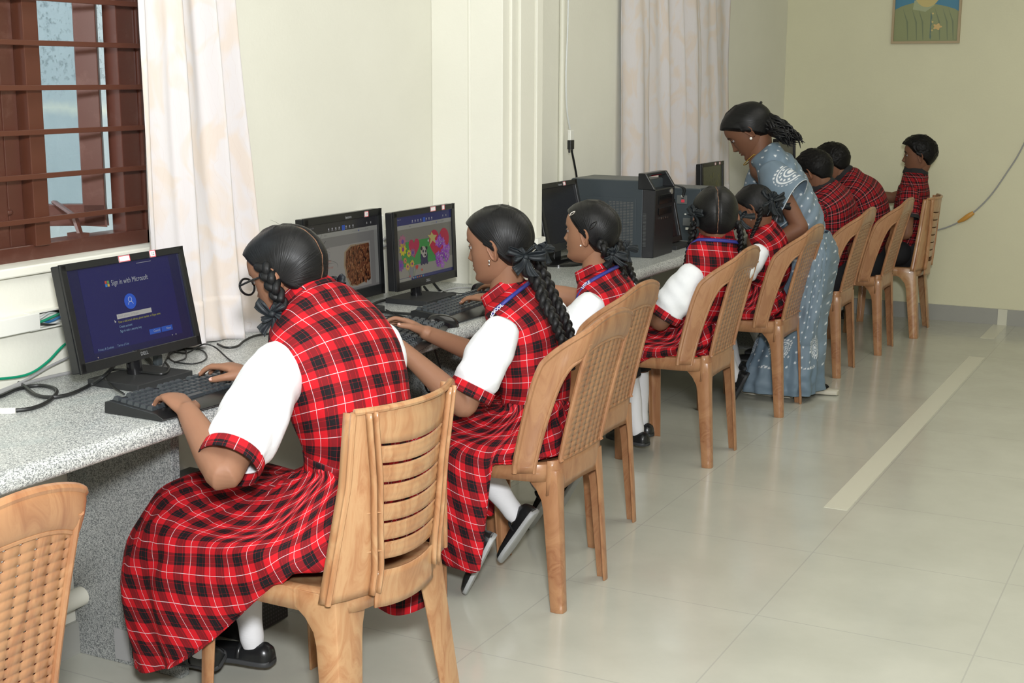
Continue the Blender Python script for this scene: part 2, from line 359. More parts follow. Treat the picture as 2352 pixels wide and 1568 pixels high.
# ---------------------------------------------------------------- curtains
M['curtain'] = mat('pale_leaf_pattern_fabric', (.82, .79, .77), .85, spec=.2); t = NT(M['curtain']); v = t.coord('UV')
n = t.noise(v, 5.5, 2, .5, 1.5); n2 = t.noise(v, 11, 3, .6, 2.5)
wv = t.node('ShaderNodeTexWave', i_Vector=v, i_Scale=6.0, i_Distortion=9.0, i_Detail=2.5).outputs[1]
c = t.mix(t.ramp(n, [(.45, (0, 0, 0)), (.60, (1, 1, 1))]), (.66, .63, .635), (.67, .59, .53))
c = t.mix(t.math('MULTIPLY', t.ramp(wv, [(.47, (0, 0, 0)), (.5, (1, 1, 1)), (.53, (0, 0, 0))]), .35), c, (.52, .40, .34))
t.color(c)
def curtain(name, yt, yb, ztop, zb, folds, x0, amp, label, seedv, slant=0.0):
    root = empty(name, (x0, (yt[0]+yt[1])/2, zb)); tag(root, label, 'curtain')
    def sheet(z0, z1, nz_, dx=0, wd=1.0):
        nu = 160; P = np.zeros((nu+1, nz_+1, 3)); UV = np.zeros((nu+1, nz_+1, 2))
        for i in range(nu+1):
            s = i/nu
            for j in range(nz_+1):
                z = z0+(z1-z0)*j/nz_; f = (z-zb)/(ztop-zb)
                y = (yb[0]*(1-f)+yt[0]*f)*(1-s)+(yb[1]*(1-f)+yt[1]*f)*s
                ph = 2*PI*folds*(s+.06*math.sin(5*s+seedv)+.02*math.sin(f*3+seedv))
                d = amp*(.55+.45*(1-f))*(math.sin(ph)+.35*math.sin(2.3*ph+1+f))+.012*nz((s*9, f*3, seedv), 1)
                hem = 0 if not slant else 0
                P[i, j] = (x0+d+dx, y+.3*amp*math.cos(ph), z+(slant*s if j == 0 or z0 == zb else 0)*(1-f)); UV[i, j] = (s*(yb[1]-yb[0])*2.2, z)
        return P, UV
    P, UV = sheet(zb, ztop, 60); o = MB().grid(P, uv=UV).build('drape', M['curtain'], root, solid=.002); o.location = -root.location
    P, UV = sheet(zb, zb+.13, 8, dx=.0015); o = MB().grid(P, uv=UV).build('hem_band', M['curtain'], root, solid=.0015); o.location = -root.location
    r = MB().cyl((x0, yt[0]-.9 if seedv < 2 else yt[0]-.1, ztop+.02), (x0, yt[1]+.15, ztop+.02), .012); o = r.build('curtain_rod', M['steel'], root); o.location = -root.location
    return root
curtain('curtain', (2.78, 3.10), (2.79, 3.27), 2.5, .775, 3.2, -2.545, .028, 'pale cream leaf-patterned curtain beside the brown barred window, behind the screen asking to sign in', 1.0, -.02)
curtain('curtain', (6.12, 7.50), (6.14, 7.72), 2.5, .775, 5.0, -2.565, .035, 'pale leaf-patterned curtain on the far side of the pillar, behind the big tower computer', 4.0)
# ---------------------------------------------------------------- granite counter and its supports
mb = MB(); nseg = 8; prof = [(WX+.002, .715), (WX+.002, DZ)]
prof += [(DX-.022+.022*math.sin(a), DZ-.022+.022*math.cos(a)) for a in np.linspace(0, PI/2, 7)]
prof += [(DX-.015+.015*math.cos(a), .715+.015-.015*math.sin(a)) for a in np.linspace(0, PI/2, 5)]
def counter(y0, y1):
    P = np.array([[(x, y, z) for x, z in prof] for y in (y0, y1)]); mb.loft(P, True, flip=True)
counter(-1.0, 8.9)
o = mb.build('counter', M['granite'], None, angle=30); tag(o, 'long speckled grey granite counter with a rounded front edge along the left wall', 'counter')
PAN = []
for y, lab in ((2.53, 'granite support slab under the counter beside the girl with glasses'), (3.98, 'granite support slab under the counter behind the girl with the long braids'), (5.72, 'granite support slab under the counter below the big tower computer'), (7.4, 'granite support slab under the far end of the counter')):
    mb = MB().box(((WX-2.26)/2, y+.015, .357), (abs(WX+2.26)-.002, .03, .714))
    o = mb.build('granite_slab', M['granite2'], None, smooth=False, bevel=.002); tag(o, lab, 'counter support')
    if y < 3:
        q = MB().box((-2.40, y-.001, .055), (.045, .003, .06)).build('notch', M['blackmatt'], o, smooth=False); q['label'] = 'dark cut notch at the foot of the slab'
        q = MB().box((-2.455, y-.002, .055), (.05, .004, .085)).build('tape', M['cable_g'], o, smooth=False); q['label'] = 'grey mortar patch beside the notch'
def top(name, label, cat, mb, m, group=None, **kw):
    o = mb.build(name, m, None, **kw); return tag(o, label, cat, group)
top('conduit_pipe', 'white painted pipe low on the wall under the counter at the left', 'pipe', MB().cyl((WX+.03, -.5, .165), (WX+.03, 2.529, .165), .026), M['conduit'])
# trunking and sockets on the left wall
tr = empty('cable_trunking', (WX+.01, 1.9, .915)); tag(tr, 'white wall trunking left of the sign-in screen with wires showing at its open end', 'trunking')
o = MB().box((WX+.014, 1.45, .915), (.024, 2.0, .042)).build('lid', M['white_pl'], tr, smooth=False, bevel=.002); o.location = -tr.location
o = MB().box((WX+.003, 2.52, .915), (.005, .2, .040)).box((WX+.012, 2.52, .936), (.022, .2, .003)).box((WX+.012, 2.52, .894), (.022, .2, .003)).build('channel', M['white_pl'], tr, smooth=False); o.location = -tr.location
for k, mm in enumerate(('cable_b', 'cable_w', 'cable_bl', 'cable_gr', 'cable_w', 'cable_b')):
    pts = [(WX+.010+.004*math.sin(k*2+j), 2.42+.04*j, .898+.006*k+.006*math.sin(j*1.7+k)) for j in range(6)]
    o = tube('wire', pts, .0035, M[mm], tr, n=6); o.location = -tr.location
def socket(name, y, z, w_, h_, label, d=.03, x=WX):
    r = empty(name, (x, y, z)); tag(r, label, 'socket box')
    MB().box((d/2, 0, 0), (d, w_, h_)).build('box', M['white_pl'], r, smooth=False, bevel=.004)
    MB().box((d+.002, 0, 0), (.004, w_*.75, h_*.62)).build('face_plate', M['white_pl'], r, smooth=False, bevel=.001)
    MB().box((d+.005, -w_*.12, -.004), (.003, w_*.22, h_*.25)).box((d+.005, w_*.18, -.004), (.003, w_*.18, h_*.2)).build('port', M['greypl'], r, smooth=False)
socket('wall_socket', 2.66, .905, .10, .115, 'white socket box on the wall partly behind the sign-in screen')
socket('wall_socket', 3.965, .985, .13, .12, 'white socket box on the wall between the brown-picture screen and the panda screen')
tr = empty('cable_trunking', (-2.31, 4.65, .90)); tag(tr, 'short cream trunking at the foot of the pillar with a grey cable resting on it', 'trunking')
o = MB().box((-2.30, 4.655, .905), (.03, .07, .028)).build('lid', M['white_pl'], tr, smooth=False, bevel=.003); o.location = -tr.location
o = MB().box((WX+.012, 4.24, .975), (.022, .36, .03)).build('lid', M['white_pl'], tr, smooth=False, bevel=.003); o.location = -tr.location
top('conduit_pipe', 'thin cream conduit running up the recessed wall beyond the pillar', 'pipe', MB().cyl((WX+.012, 5.50, .77), (WX+.012, 5.50, CZ-.02), .012), M['conduit'])
vg = empty('display_cable', (WX+.04, 5.56, 1.2)); tag(vg, 'white cable hanging down the wall, joined by a plug to a black cable', 'cable')
P = [at(px, py, x=WX+.05) for px, py in ((1306, -60), (1304, 60), (1300, 170), (1302, 250), (1309, 296))]
o = tube('white_cable', P, .004, M['cable_w'], vg, n=8); o.location = -vg.location
p = at(1311, 310, x=WX+.05); o = MB().box(p, (.016, .035, .045)).build('white_plug', M['white_pl'], vg, smooth=False, bevel=.003); o.location = -vg.location
p = at(1311, 332, x=WX+.05); o = MB().box(p, (.018, .036, .04)).box(p+np.array((0, -.014, -.025)), (.008, .008, .02)).box(p+np.array((0, .014, -.025)), (.008, .008, .02)).build('black_plug', M['blackpl'], vg, smooth=False, bevel=.002); o.location = -vg.location
P = [at(px, py, x=WX+.05) for px, py in ((1313, 345), (1320, 380), (1325, 410))]+[at(1328, 440, x=WX+.06), (WX+.1, 5.50, .95), (WX+.13, 5.35, .90)]
o = tube('black_cable', P, .005, M['cable_b'], vg, n=8); o.location = -vg.location
# cable across the far wall with a taped joint
fc = empty('wall_cable', (-1.4, FY-.02, .66)); tag(fc, 'thin grey cable slung across the far wall with an orange taped joint', 'cable')
P = [at(px, py, y=FY-.012) for px, py in ((2420, 170), (2352, 330), (2310, 400), (2270, 455), (2225, 496), (2180, 520), (2140, 529), (2085, 524), (2050, 520))]
o = tube('cord', P, .0045, M['cable_g'], fc, n=8); o.location = -fc.location
P = [at(px, py, y=FY-.016) for px, py in ((2236, 488), (2224, 496), (2212, 504), (2200, 510))]
o = tube('taped_joint', P, [.012, .016, .014, .007], M['orange'], fc, n=10); o.location = -fc.location
# poster on the far wall
ps = empty('poster', (-1.735, FY-.01, 1.95)); tag(ps, 'framed portrait print hanging high on the far wall, man in a green buttoned coat', 'poster')
x0, x1, z0, z1 = -1.945, -1.53, 1.728, 2.28
f = MB(); fw = .014
f.box(((x0+x1)/2, FY-.010, z0+fw/2), (x1-x0, .02, fw)); f.box(((x0+x1)/2, FY-.010, z1-fw/2), (x1-x0, .02, fw)); f.box((x0+fw/2, FY-.010, (z0+z1)/2), (fw, .019, z1-z0-2*fw)); f.box((x1-fw/2, FY-.010, (z0+z1)/2), (fw, .019, z1-z0-2*fw))
o = f.build('poster_frame', mat('weathered_frame', (.42, .33, .20), .6), ps, smooth=False); o.location = -ps.location
M['pr_blue'] = flat('print_blue', (.06, .22, .34)); M['pr_green'] = flat('print_green', (.26, .29, .14)); M['pr_green2'] = flat('print_light_green', (.36, .40, .24))
M['pr_skin'] = flat('print_ochre', (.55, .45, .18)); M['pr_dark'] = flat('print_dark', (.12, .18, .15)); M['pr_rose'] = flat('print_rose', (.62, .42, .17))
pr = MB(); w_ = x1-x0-2*fw
def pp(u, v_, k=0): return (x0+fw+u*w_, FY-.006-.0006*k, z0+fw+v_*w_)
pr.poly([pp(0, 0), pp(1, 0), pp(1, 1.25), pp(0, 1.25)], 0)
coat = [(0, 0), (1, 0), (1, .46), (.93, .50), (.8, .54), (.66, .57), (.55, .60), (.35, .62), (.2, .58), (.1, .55), (0, .50)]
pr.poly([pp(u, v_, 1) for u, v_ in coat], 1)
for a in (.22, .36, .46, .72, .84, .93): pr.poly([pp(a, .02, 2), pp(a+.010, .02, 2), pp(a-.005, .30, 2), pp(a-.10, .53, 2), pp(a-.03, .30, 2)], 6)
pr.poly([pp(.58+.012*(k % 2), .02+.05*k, 3) for k in range(9)]+[pp(.565, .46-.05*k, 3) for k in range(9)], 4)
pr.poly([pp(.28, .50, 3), pp(.48, .46, 3), pp(.62, .56, 3), pp(.55, .64, 3), pp(.3, .64, 3)], 2)
pr.poly([pp(.5+.22*math.cos(a), .82+.29*math.sin(a), 4) for a in np.linspace(0, 2*PI, 28, endpoint=False)], 3)
for b in (.17, .30, .43): pr.poly([pp(.60+.016*math.cos(a), b+.016*math.sin(a), 5) for a in np.linspace(0, 2*PI, 10, endpoint=False)], 3)
pr.poly([pp(.68+(.06+.015*math.cos(5*a))*math.cos(a), .225+(.045+.012*math.cos(5*a))*math.sin(a), 5) for a in np.linspace(0, 2*PI, 30, endpoint=False)], 5)
o = pr.build('print', [M['pr_blue'], M['pr_green'], M['pr_green2'], M['pr_skin'], M['pr_dark'], M['pr_rose'], flat('print_fold', (.17, .205, .115))], ps, smooth=False, weld=False); o.location = -ps.location
# ================================================================ computers
SC = {}
def fm(name, c, e=.35):
    if name not in SC: SC[name] = mat('screen_'+name, tuple(x*.25 for x in c), .25, emit=c, estr=e)
    return SC[name]
def rot_y(p, a):  # tilt back by a about the y axis
    p = np.asarray(p, float); c, s = math.cos(a), math.sin(a)
    return np.stack([p[..., 0]*c-p[..., 2]*s, p[..., 1], p[..., 0]*s+p[..., 2]*c], -1)
def monitor(name, cen, w_, h_, tilt, base, bz, label, draw, logo=None, logo_top=None, stickers=(), round_base=False, yaw=0, bw=(.20, .165), side=None, group=None):
    r = empty(name, (base[0], base[1], DZ), yaw); tag(r, label, 'monitor', group)
    C = np.array(cen)-np.array((base[0], base[1], DZ))
    def X(mb):  # panel-local (x out, y right, z up) -> root
        for k in range(len(mb.v)): mb.v[k] = rot_y(mb.v[k], tilt)*np.array((1, 1, 1))+C
        return mb
    b = bz; D = .028
    # bezel ring and shell
    m = MB(); m.box((-D/2-.004, 0, 0), (D, w_, h_)); X(m).build('casing', M['blackpl'], r, smooth=False, bevel=.003)
    m = MB(); m.box((0, 0, h_/2-b/2), (.008, w_, b)); m.box((0, 0, -h_/2+b*.75), (.008, w_, b*1.5)); m.box((0, w_/2-b/2, 0), (.008, b, h_)); m.box((0, -w_/2+b/2, 0), (.008, b, h_)); X(m).build('bezel', M['blackpl'], r, smooth=False, bevel=.0015)
    m = MB(); m.box((-D-.018, 0, -.01), (.03, w_*.55, h_*.6), taper=None); X(m).build('back_cover', M['blackmatt'], r, smooth=False, bevel=.01)
    sw, sh = w_-2*b, h_-2.5*b; zc = b*.25
    s = MB(); mats = [fm('off', (.012, .013, .018), .15)]; idx = {}
    def P(u, v, k=0): return (-.003+.00025*k, -sw/2+u*sw, zc-sh/2+v*sh)
    def PO(pts, col, k=1, e=.35):
        key = (tuple(col), e)
        if key not in idx: idx[key] = len(mats); mats.append(fm('%d_%d_%d' % tuple(int(255*c) for c in col), col, e))
        s.poly([P(u, v, k) for u, v in pts], idx[key])
    def RC(u0, v0, u1, v1, col, k=1, e=.35): PO([(u0, v0), (u1, v0), (u1, v1), (u0, v1)], col, k, e)
    def EL(cu, cv, ru, rv, col, k=2, n=20, lob=0, amp=0, e=.35): PO([(cu+(ru*(1+amp*math.cos(lob*a)))*math.cos(a), cv+(rv*(1+amp*math.cos(lob*a)))*math.sin(a)) for a in np.linspace(0, 2*PI, n, endpoint=False)], col, k, e)
    def TX(t_, size, u, v, col, k=3, sx=1, e=.35, al='LEFT'):
        key = (tuple(col), e)
        if key not in idx: idx[key] = len(mats); mats.append(fm('%d_%d_%d' % tuple(int(255*c) for c in col), col, e))
        text_mesh(s, t_, size, P(u, v, k), (0, 1, 0), (0, 0, 1), idx[key], sx=sx, align=al)
    s.poly([P(0, 0, 0), P(1, 0, 0), P(1, 1, 0), P(0, 1, 0)], 0)
    draw(PO, RC, EL, TX)
    X(s).build('screen', mats, r, smooth=False, weld=False)
    if logo:
        m = MB(); text_mesh(m, logo, .0125, (.0045, 0, -h_/2+b*.55), (0, 1, 0), (0, 0, 1), 0, align='CENTER', bold=.0003); X(m).build('lettering', fm('logo', (.45, .46, .47), .2), r, smooth=False, weld=False)
    if logo_top:
        m = MB(); text_mesh(m, logo_top, .013, (.0045, .02, h_/2-b*.75), (0, 1, 0), (0, 0, 1), 0, align='CENTER', bold=.0004); X(m).build('lettering', fm('logo', (.45, .46, .47), .2), r, smooth=False, weld=False)
    for (yy, zz, sw_, sh_, txt) in stickers:
        m = MB(); m.box((.0048, yy, zz), (.0008, sw_, sh_), 0)
        for q in ((0, sh_/2-.0012, sw_, .0016), (0, -sh_/2+.0012, sw_, .0016)): m.box((.0053, yy+q[0], zz+q[1]), (.0004, q[2], q[3]), 1)
        for q in (sw_/2-.0008, -sw_/2+.0008): m.box((.0053, yy+q, zz), (.0004, .0016, sh_), 1)
        if txt: text_mesh(m, txt, sh_*.62, (.0054, yy, zz-sh_*.22), (0, 1, 0), (0, 0, 1), 2, align='CENTER')
        X(m).build('sticker', [M['paper'], M['stk_red'], M['blackmatt']], r, smooth=False, weld=False)
    # neck and base
    nb = C+rot_y(np.array((-D-.02, 0, -h_*.2)), tilt)
    if round_base:
        m = MB(); m.box((nb[0]-.0, nb[1], (nb[2]+.02)/2+.005), (.03, .065, nb[2]-.01)); m.build('neck', M['blackpl'], r, smooth=False, bevel=.004)
        n = 40; R = [[(q*math.cos(a)*.85, q*math.sin(a), z) for a in np.linspace(0, 2*PI, n, endpoint=False)] for q, z in ((bw[0]/2, 0), (bw[0]/2, .008), (bw[0]/2-.01, .014), (.04, .024), (.01, .026))]
        MB().loft(R, flip=True).build('base', M['blackgloss'], r)
    else:
        m = MB(); m.cyl((0, 0, .012), (-.004, 0, C[2]-h_*.40), .0195, n=24); m.build('neck', M['blackgloss'], r)
        m = MB(); m.box((.022, -.004, .009), (bw[1], bw[0], .018)); m.build('base', M['blackmatt'], r, smooth=False, bevel=.002)
    return r
M['paper'] = mat('paper_label', (.85, .85, .85), .6); M['stk_red'] = mat('label_red', (.7, .05, .08), .5)
NAVY = (.020, .020, .115); 
def draw_signin(PO, RC, EL, TX):
    RC(0, 0, 1, 1, (.017, .018, .075), 1); RC(.10, .07, .90, .99, NAVY, 2)
    wht = (.42, .44, .46)
    for k, c in enumerate(((.55, .09, .06), (.12, .30, .10), (.04, .22, .6), (.6, .42, .08))): RC(.30+.020*(k % 2), .795-.035*(k//2), .317+.020*(k % 2), .826-.035*(k//2), c, 3)
    TX('Sign in with Microsoft', .019, .352, .765, wht, 3, .78)
    EL(.485, .555, .052, .088, (.03, .11, .62), 3, 32)
    def ringp(cu, cv, r, t_, a0, a1, k=4):
        A = np.linspace(a0, a1, 18); asp = sw_asp
        PO([(cu+r*math.cos(a), cv+r*asp*math.sin(a)) for a in A]+[(cu+(r-t_)*math.cos(a), cv+(r-t_)*asp*math.sin(a)) for a in A[::-1]], (.5, .55, .6), k, .5)
    sw_asp = 1.7
    ringp(.485, .578, .017, .003, 0, PI*.999); ringp(.485, .578, .017, .003, PI, 2*PI-.001); ringp(.485, .515, .024, .003, .15, PI-.15)
    RC(.345, .385, .655, .438, (.50, .49, .47), 3); TX('Email, phone, or Skype', .0078, .355, .402, (.33, .33, .36), 4)
    TX('Enter a valid email address, phone number, or Skype name', .0080, .348, .340, (.40, .38, .05), 3, .80)
    TX('Create account', .0085, .348, .285, (.25, .38, .5), 3, .85); TX('Sign in with a security key', .0085, .348, .235, (.25, .38, .5), 3, .85)
    RC(.60, .135, .705, .195, (.03, .10, .48), 3); RC(.712, .135, .815, .195, (.03, .10, .48), 3)
    TX('Cancel', .0085, .636, .155, wht, 4); TX('Next', .0085, .755, .155, wht, 4)
    TX('Privacy & Cookies', .0085, .135, .085, (.20, .30, .42), 3, .85); TX('Terms of Use', .0085, .30, .085, (.20, .30, .42), 3, .85)
    RC(.60, .962, .735, .967, (.4, .4, .42), 3); EL(.80, .075, .005, .008, (.3, .3, .3), 3); EL(.835, .075, .005, .008, (.3, .3, .3), 3); EL(.125, .022, .006, .009, (.3, .25, .25), 3)
    PO([(.318, .385), (.318, .35), (.325, .358), (.333, .358)], (.5, .5, .5), 3)
def toolbar(PO, RC, EL, TX, bar, canvas):
    RC(0, 0, 1, 1, canvas, 1); RC(0, .865, 1, 1, bar, 2); RC(0, .80, 1, .865, (.27, .27, .25), 2)
    for k in range(8): RC(.28+.05*k, .90, .297+.05*k, .925, (.33, .33, .36), 3); RC(.275+.05*k, .885, .302+.05*k, .892, (.25, .25, .28), 3)
    RC(.475, .868, .518, .94, (.03, .09, .42), 4)
    for k in range(2): RC(.84+.06*k, .90, .852+.06*k, .93, (.3, .3, .3), 3)
    TX('Brush', .006, .82, .825, (.12, .12, .12), 3); TX('Select', .006, .22, .825, (.12, .12, .12), 3); TX('Paint 3D', .006, .03, .95, (.3, .3, .3), 3)
    RC(.62, .828, .82, .832, (.15, .15, .15), 3); EL(.72, .83, .006, .011, (.05, .07, .3), 4)
def draw_bark(PO, RC, EL, TX):
    toolbar(PO, RC, EL, TX, (.028, .028, .032), (.175, .17, .165)); RC(.08, .03, .88, .66, (.26, .25, .235), 2); RC(.95, .03, 1, .80, (.22, .22, .21), 2)
    random.seed(3); bx = lambda a, b: (a, b)
    pts = [(.52, .56), (.60, .62), (.86, .63), (.87, .12), (.66, .06), (.58, .09), (.53, .2), (.50, .38)]
    PO([(.495, .56), (.59, .645), (.86, .635), (.87, .11), (.66, .045), (.56, .07), (.505, .2), (.48, .38)], (.26, .19, .12), 3); PO(pts, (.12, .04, .018), 4)
    for k in range(420):
        u = random.uniform(.52, .86); v = random.uniform(.08, .61)
        if u < .56 and not .2 < v < .5: continue
        c = random.choice([(.20, .075, .03), (.055, .016, .008), (.26, .12, .055), (.015, .007, .005), (.16, .05, .02)]); a = random.uniform(.003, .010); b = random.uniform(.010, .030)
        q = random.uniform(-.01, .01); PO([(u-a, v-b), (u+a+q*.4, v-b*.7), (u+a, v+b), (u-a*.6+q*.3, v+b*.8)], c, 5)
    TX('Trees are very', .0125, .13, .46, (.33, .12, .09), 3, .9); TX('important to our', .0125, .13, .37, (.33, .12, .09), 3, .9); EL(.27, .55, .02, .035, (.22, .22, .23), 3)
def draw_panda(PO, RC, EL, TX):
    toolbar(PO, RC, EL, TX, (.022, .027, .12), (.165, .16, .14)); RC(0, .05, 1, .25, (.23, .22, .19), 2); RC(.08, .22, .88, .60, (.035, .22, .055), 3)
    RC(0, 0, 1, .05, (.025, .03, .11), 4); RC(.01, .0, .23, .045, (.25, .25, .22), 5)
    for k in range(6): RC(.26+.035*k, .012, .278+.035*k, .036, random.choice([(.3, .12, .05), (.06, .2, .3), (.3, .3, .3)]), 5)
    def heart(cu, cv, s_, col, k):
        PO([(cu+s_*.062*(16*math.sin(a)**3)/16, cv+s_*.11*(13*math.cos(a)-5*math.cos(2*a)-2*math.cos(3*a)-math.cos(4*a))/16) for a in np.linspace(0, 2*PI, 40, endpoint=False)], col, k)
    heart(.30, .50, 1.55, (.36, .025, .07), 4); heart(.76, .47, 3.0, (.38, .02, .055), 4)
    PO([(.62, .69), (.655, .635), (.72, .62), (.675, .575), (.70, .48), (.635, .545), (.56, .46), (.60, .58), (.545, .65), (.60, .64)], (.40, .35, .13), 6); EL(.555, .56, .013, .02, (.4, .4, .38), 6)
    EL(.47, .32, .065, .12, (.02, .02, .06), 6); EL(.455, .42, .05, .07, (.33, .30, .22), 7); EL(.475, .385, .045, .08, (.32, .31, .27), 8)
    for u, v in ((.452, .41), (.50, .40)): EL(u, v, .013, .025, (.015, .015, .03), 9)
    EL(.487, .345, .014, .018, (.015, .015, .02), 9); EL(.425, .455, .018, .028, (.015, .015, .03), 9); EL(.515, .45, .018, .028, (.015, .015, .03), 9)
    for u in (.42, .47, .52): EL(u, .225, .018, .035, (.02, .02, .06), 7)
    for (u, v, r_, c1, c2) in ((.10, .62, .075, (.30, .11, .17), (.10, .05, .25)), (.10, .50, .075, (.45, .38, .03), (.22, .03, .18)), (.20, .42, .045, (.45, .36, .03), (.25, .03, .2)), (.17, .22, .045, (.45, .28, .05), (.18, .02, .15)), (.25, .25, .045, (.45, .28, .05), (.18, .02, .15)), (.13, .32, .035, (.4, .2, .05), (.2, .04, .1)), (.05, .26, .07, (.16, .06, .22), (.10, .04, .3)), (.27, .42, .05, (.2, .10, .18), (.06, .04, .25))):
        EL(u, v, r_*.75, r_*1.25, c1, 7, 60, 9, .16); EL(u, v, r_*.28, r_*.45, c2, 8)
    for k in range(5): PO([(.20+.02*k, .05), (.205+.02*k, .05), (.17+.04*k, .24), (.165+.04*k, .24)], (.06, .16, .07), 6)
    PO([(.20, .03), (.25, .03), (.27, .2), (.21, .2)], (.17, .17, .18), 7)
    random.seed(5)
    for k in range(34):
        a = random.uniform(0, 2*PI); q = random.random()**.5; u = .80+.13*q*math.cos(a); v = .36+.24*q*math.sin(a)-.02
        EL(u, v, .032, .052, random.choice([(.24, .06, .36), (.30, .10, .42), (.18, .04, .30)]), 7+(k % 3), 40, 5, .25); EL(u, v, .008, .012, (.33, .28, .30), 11)
    heart(.33, .18, .42, (.40, .03, .03), 8); heart(.42, .12, .25, (.42, .06, .04), 8); heart(.20, .06, .2, (.4, .05, .05), 9)
def draw_off(PO, RC, EL, TX): pass
def draw_olive(PO, RC, EL, TX):
    RC(0, 0, 1, 1, (.055, .058, .030), 1); random.seed(2)
    for k in range(26): u = random.uniform(.1, .9); v = random.uniform(.1, .8); RC(u, v, u+.03, v+.05, random.choice([(.11, .11, .03), (.14, .13, .03), (.03, .035, .02)]), 2)
    RC(.3, .1, .38, .28, (.16, .10, .03), 3); RC(.6, .08, .68, .35, (.2, .2, .03), 3)
monitor('monitor', (-2.415, 2.590, .944), .432, .263, math.radians(11.2), (-2.405, 2.572), .016, 'black monitor with a dark blue sign-in page, nearest on the counter', draw_signin, logo='DELL', stickers=((-.005, .124, .040, .016, ''), (.098, .125, .022, .018, '12')))
monitor('monitor', (-2.495, 3.650, .942), .435, .285, math.radians(1.9), (-2.52, 3.66), .022, 'black monitor showing brown tree bark, behind the head of the girl with glasses', draw_bark, logo_top='lenovo', stickers=((.125, .131, .022, .018, '13'),))
monitor('monitor', (-2.425, 4.035, .9435), .402, .262, math.radians(2.1), (-2.44, 3.995), .018, 'black monitor showing a panda, hearts and flowers, in front of the girl with long braids', draw_panda, logo='DELL', stickers=((.05, .124, .034, .016, ''), (.12, .124, .018, .017, '')))
monitor('monitor', (-2.415, 5.115, .957), .375, .275, math.radians(12.5), (-2.41, 5.10), .020, 'switched-off black monitor with a round foot, just past the pillar', draw_off, logo_top='lenovo', stickers=((.06, .128, .022, .016, ''),), round_base=True, bw=(.25, .2))
monitor('monitor', (-2.43, 7.02, .93), .345, .285, math.radians(2), (-2.45, 7.0), .018, 'black monitor with a dark olive picture standing left of the woman in the sari', draw_olive, stickers=((.03, .134, .02, .014, ''), (.10, .134, .02, .014, '')))
monitor('monitor', (-2.36, 8.15, 1.02), .36, .285, math.radians(2), (-2.40, 8.15), .018, 'monitor whose grey top edge shows between the woman in the sari and the bent boy', draw_off, stickers=((.03, .134, .02, .014, ''),))
monitor('monitor', (-2.22, 5.84, .875), .20, .19, math.radians(12), (-2.25, 5.84), .016, 'small tilted monitor wedged between the two desktop tower computers', draw_off, stickers=())
# keyboards
keybm = None
def keyboard(name, cx, cy, yaw, label, L=.445, Dp=.160, curved=True):
    global keybm
    r = empty(name, (cx, cy, DZ), yaw); tag(r, label, 'keyboard')
    zf, zb = .016, .031  # front, back height (front = +x)
    pr = [(Dp/2+.004, .001), (Dp/2+.010, .006), (Dp/2-.010, zf), (-Dp/2+.012, zb), (-Dp/2-.004, zb-.004), (-Dp/2-.006, .001)]
    ys = np.linspace(-L/2, L/2, 15); R = []
    for y in ys:
        e = .012*(1-(2*y/L)**2) if curved else 0; q = [(px+(e if px > 0 else 0), y, z) for px, z in pr]
        R.append(q)
    MB().loft(R, True).build('body', M['blackpl'], r, angle=25, bevel=.0015)
    pitch = .019; slope = (zb-zf)/(Dp-.02); k = 0
    for row in range(6):
        x = -Dp/2+.020+row*.0195+(.002 if row else -.002); xs = []
        n = 21
        for c in range(n):
            y = -L/2+.020+c*.0203
            if row == 0 and c in (1, 6, 11, 15): continue
            if row == 5 and 4 <= c <= 8: continue
            if row in (3,) and 15 <= c <= 17: continue
            if row == 4 and c in (15, 17): continue
            xs.append((y, .0165))
        if row == 5: xs.append((-L/2+.020+6*.0203, .098))
        for y, wd in xs:
            if wd < .02 and keybm is not None:
                o = bpy.data.objects.new('key', keybm); link(o, r)
            else:
                m = MB(); V = [(-.0088, -wd/2, 0), (.0088, -wd/2, 0), (.0088, wd/2, 0), (-.0088, wd/2, 0)]; U = [(-.0066, -wd/2+.0026, .0085), (.0058, -wd/2+.0026, .0085), (.0058, wd/2-.0026, .0085), (-.0066, wd/2-.0026, .0085)]
                m.add(V+U, [(3, 2, 1, 0), (4, 5, 6, 7), (0, 1, 5, 4), (1, 2, 6, 5), (2, 3, 7, 6), (3, 0, 4, 7)])
                o = m.build('key', M['key'], r, smooth=False)
                if wd < .02: keybm = o.data
            o.location = (x, y, zb-slope*(x+Dp/2-.012)-.001); o.rotation_euler = (0, math.atan(slope), 0)
    return r
keyboard('keyboard', -2.135, 2.495, math.radians(-1.0), 'black keyboard under the hands of the girl with glasses')
keyboard('keyboard', -2.075, 3.34, math.radians(17), 'black keyboard under the hands of the girl with long braids', L=.43, Dp=.13)
keyboard('keyboard', -2.185, 3.885, math.radians(3), 'black keyboard in front of the panda screen, a hand of the third girl on it')
def mouse(name, x, y, yaw, label, s=1.12, z=DZ):
    r = empty(name, (x, y, z), yaw); tag(r, label, 'mouse'); R = []
    for k, t_ in enumerate(np.linspace(-1, 1, 15)):
        a = math.sqrt(max(0, 1-t_**2*.985))**.8; h = .042*s*(a**.8)*(1-.25*t_); wd = .031*s*a*(1-.08*math.cos(2*t_))
        R.append([(-.058*s*t_*-1, wd*math.cos(b)*(abs(math.cos(b))**.0), max(0, h*math.sin(b))**1 if math.sin(b) > 0 else 0) for b in np.linspace(0, 2*PI, 24, endpoint=False)])
    MB().loft(R, True, flip=True).build('shell', M['blackgloss'], r)
    MB().cyl((-.03*s, -.004, .030*s), (-.03*s, .004, .030*s), .009*s, n=14).build('wheel', M['greypl'], r)
    return r
mouse('mouse', -2.10, 3.585, math.radians(60), 'glossy black mouse lying between the second and third keyboards', 1.0)
mouse('mouse', -2.27, 4.20, math.radians(40), 'black mouse under the hand of the third girl')
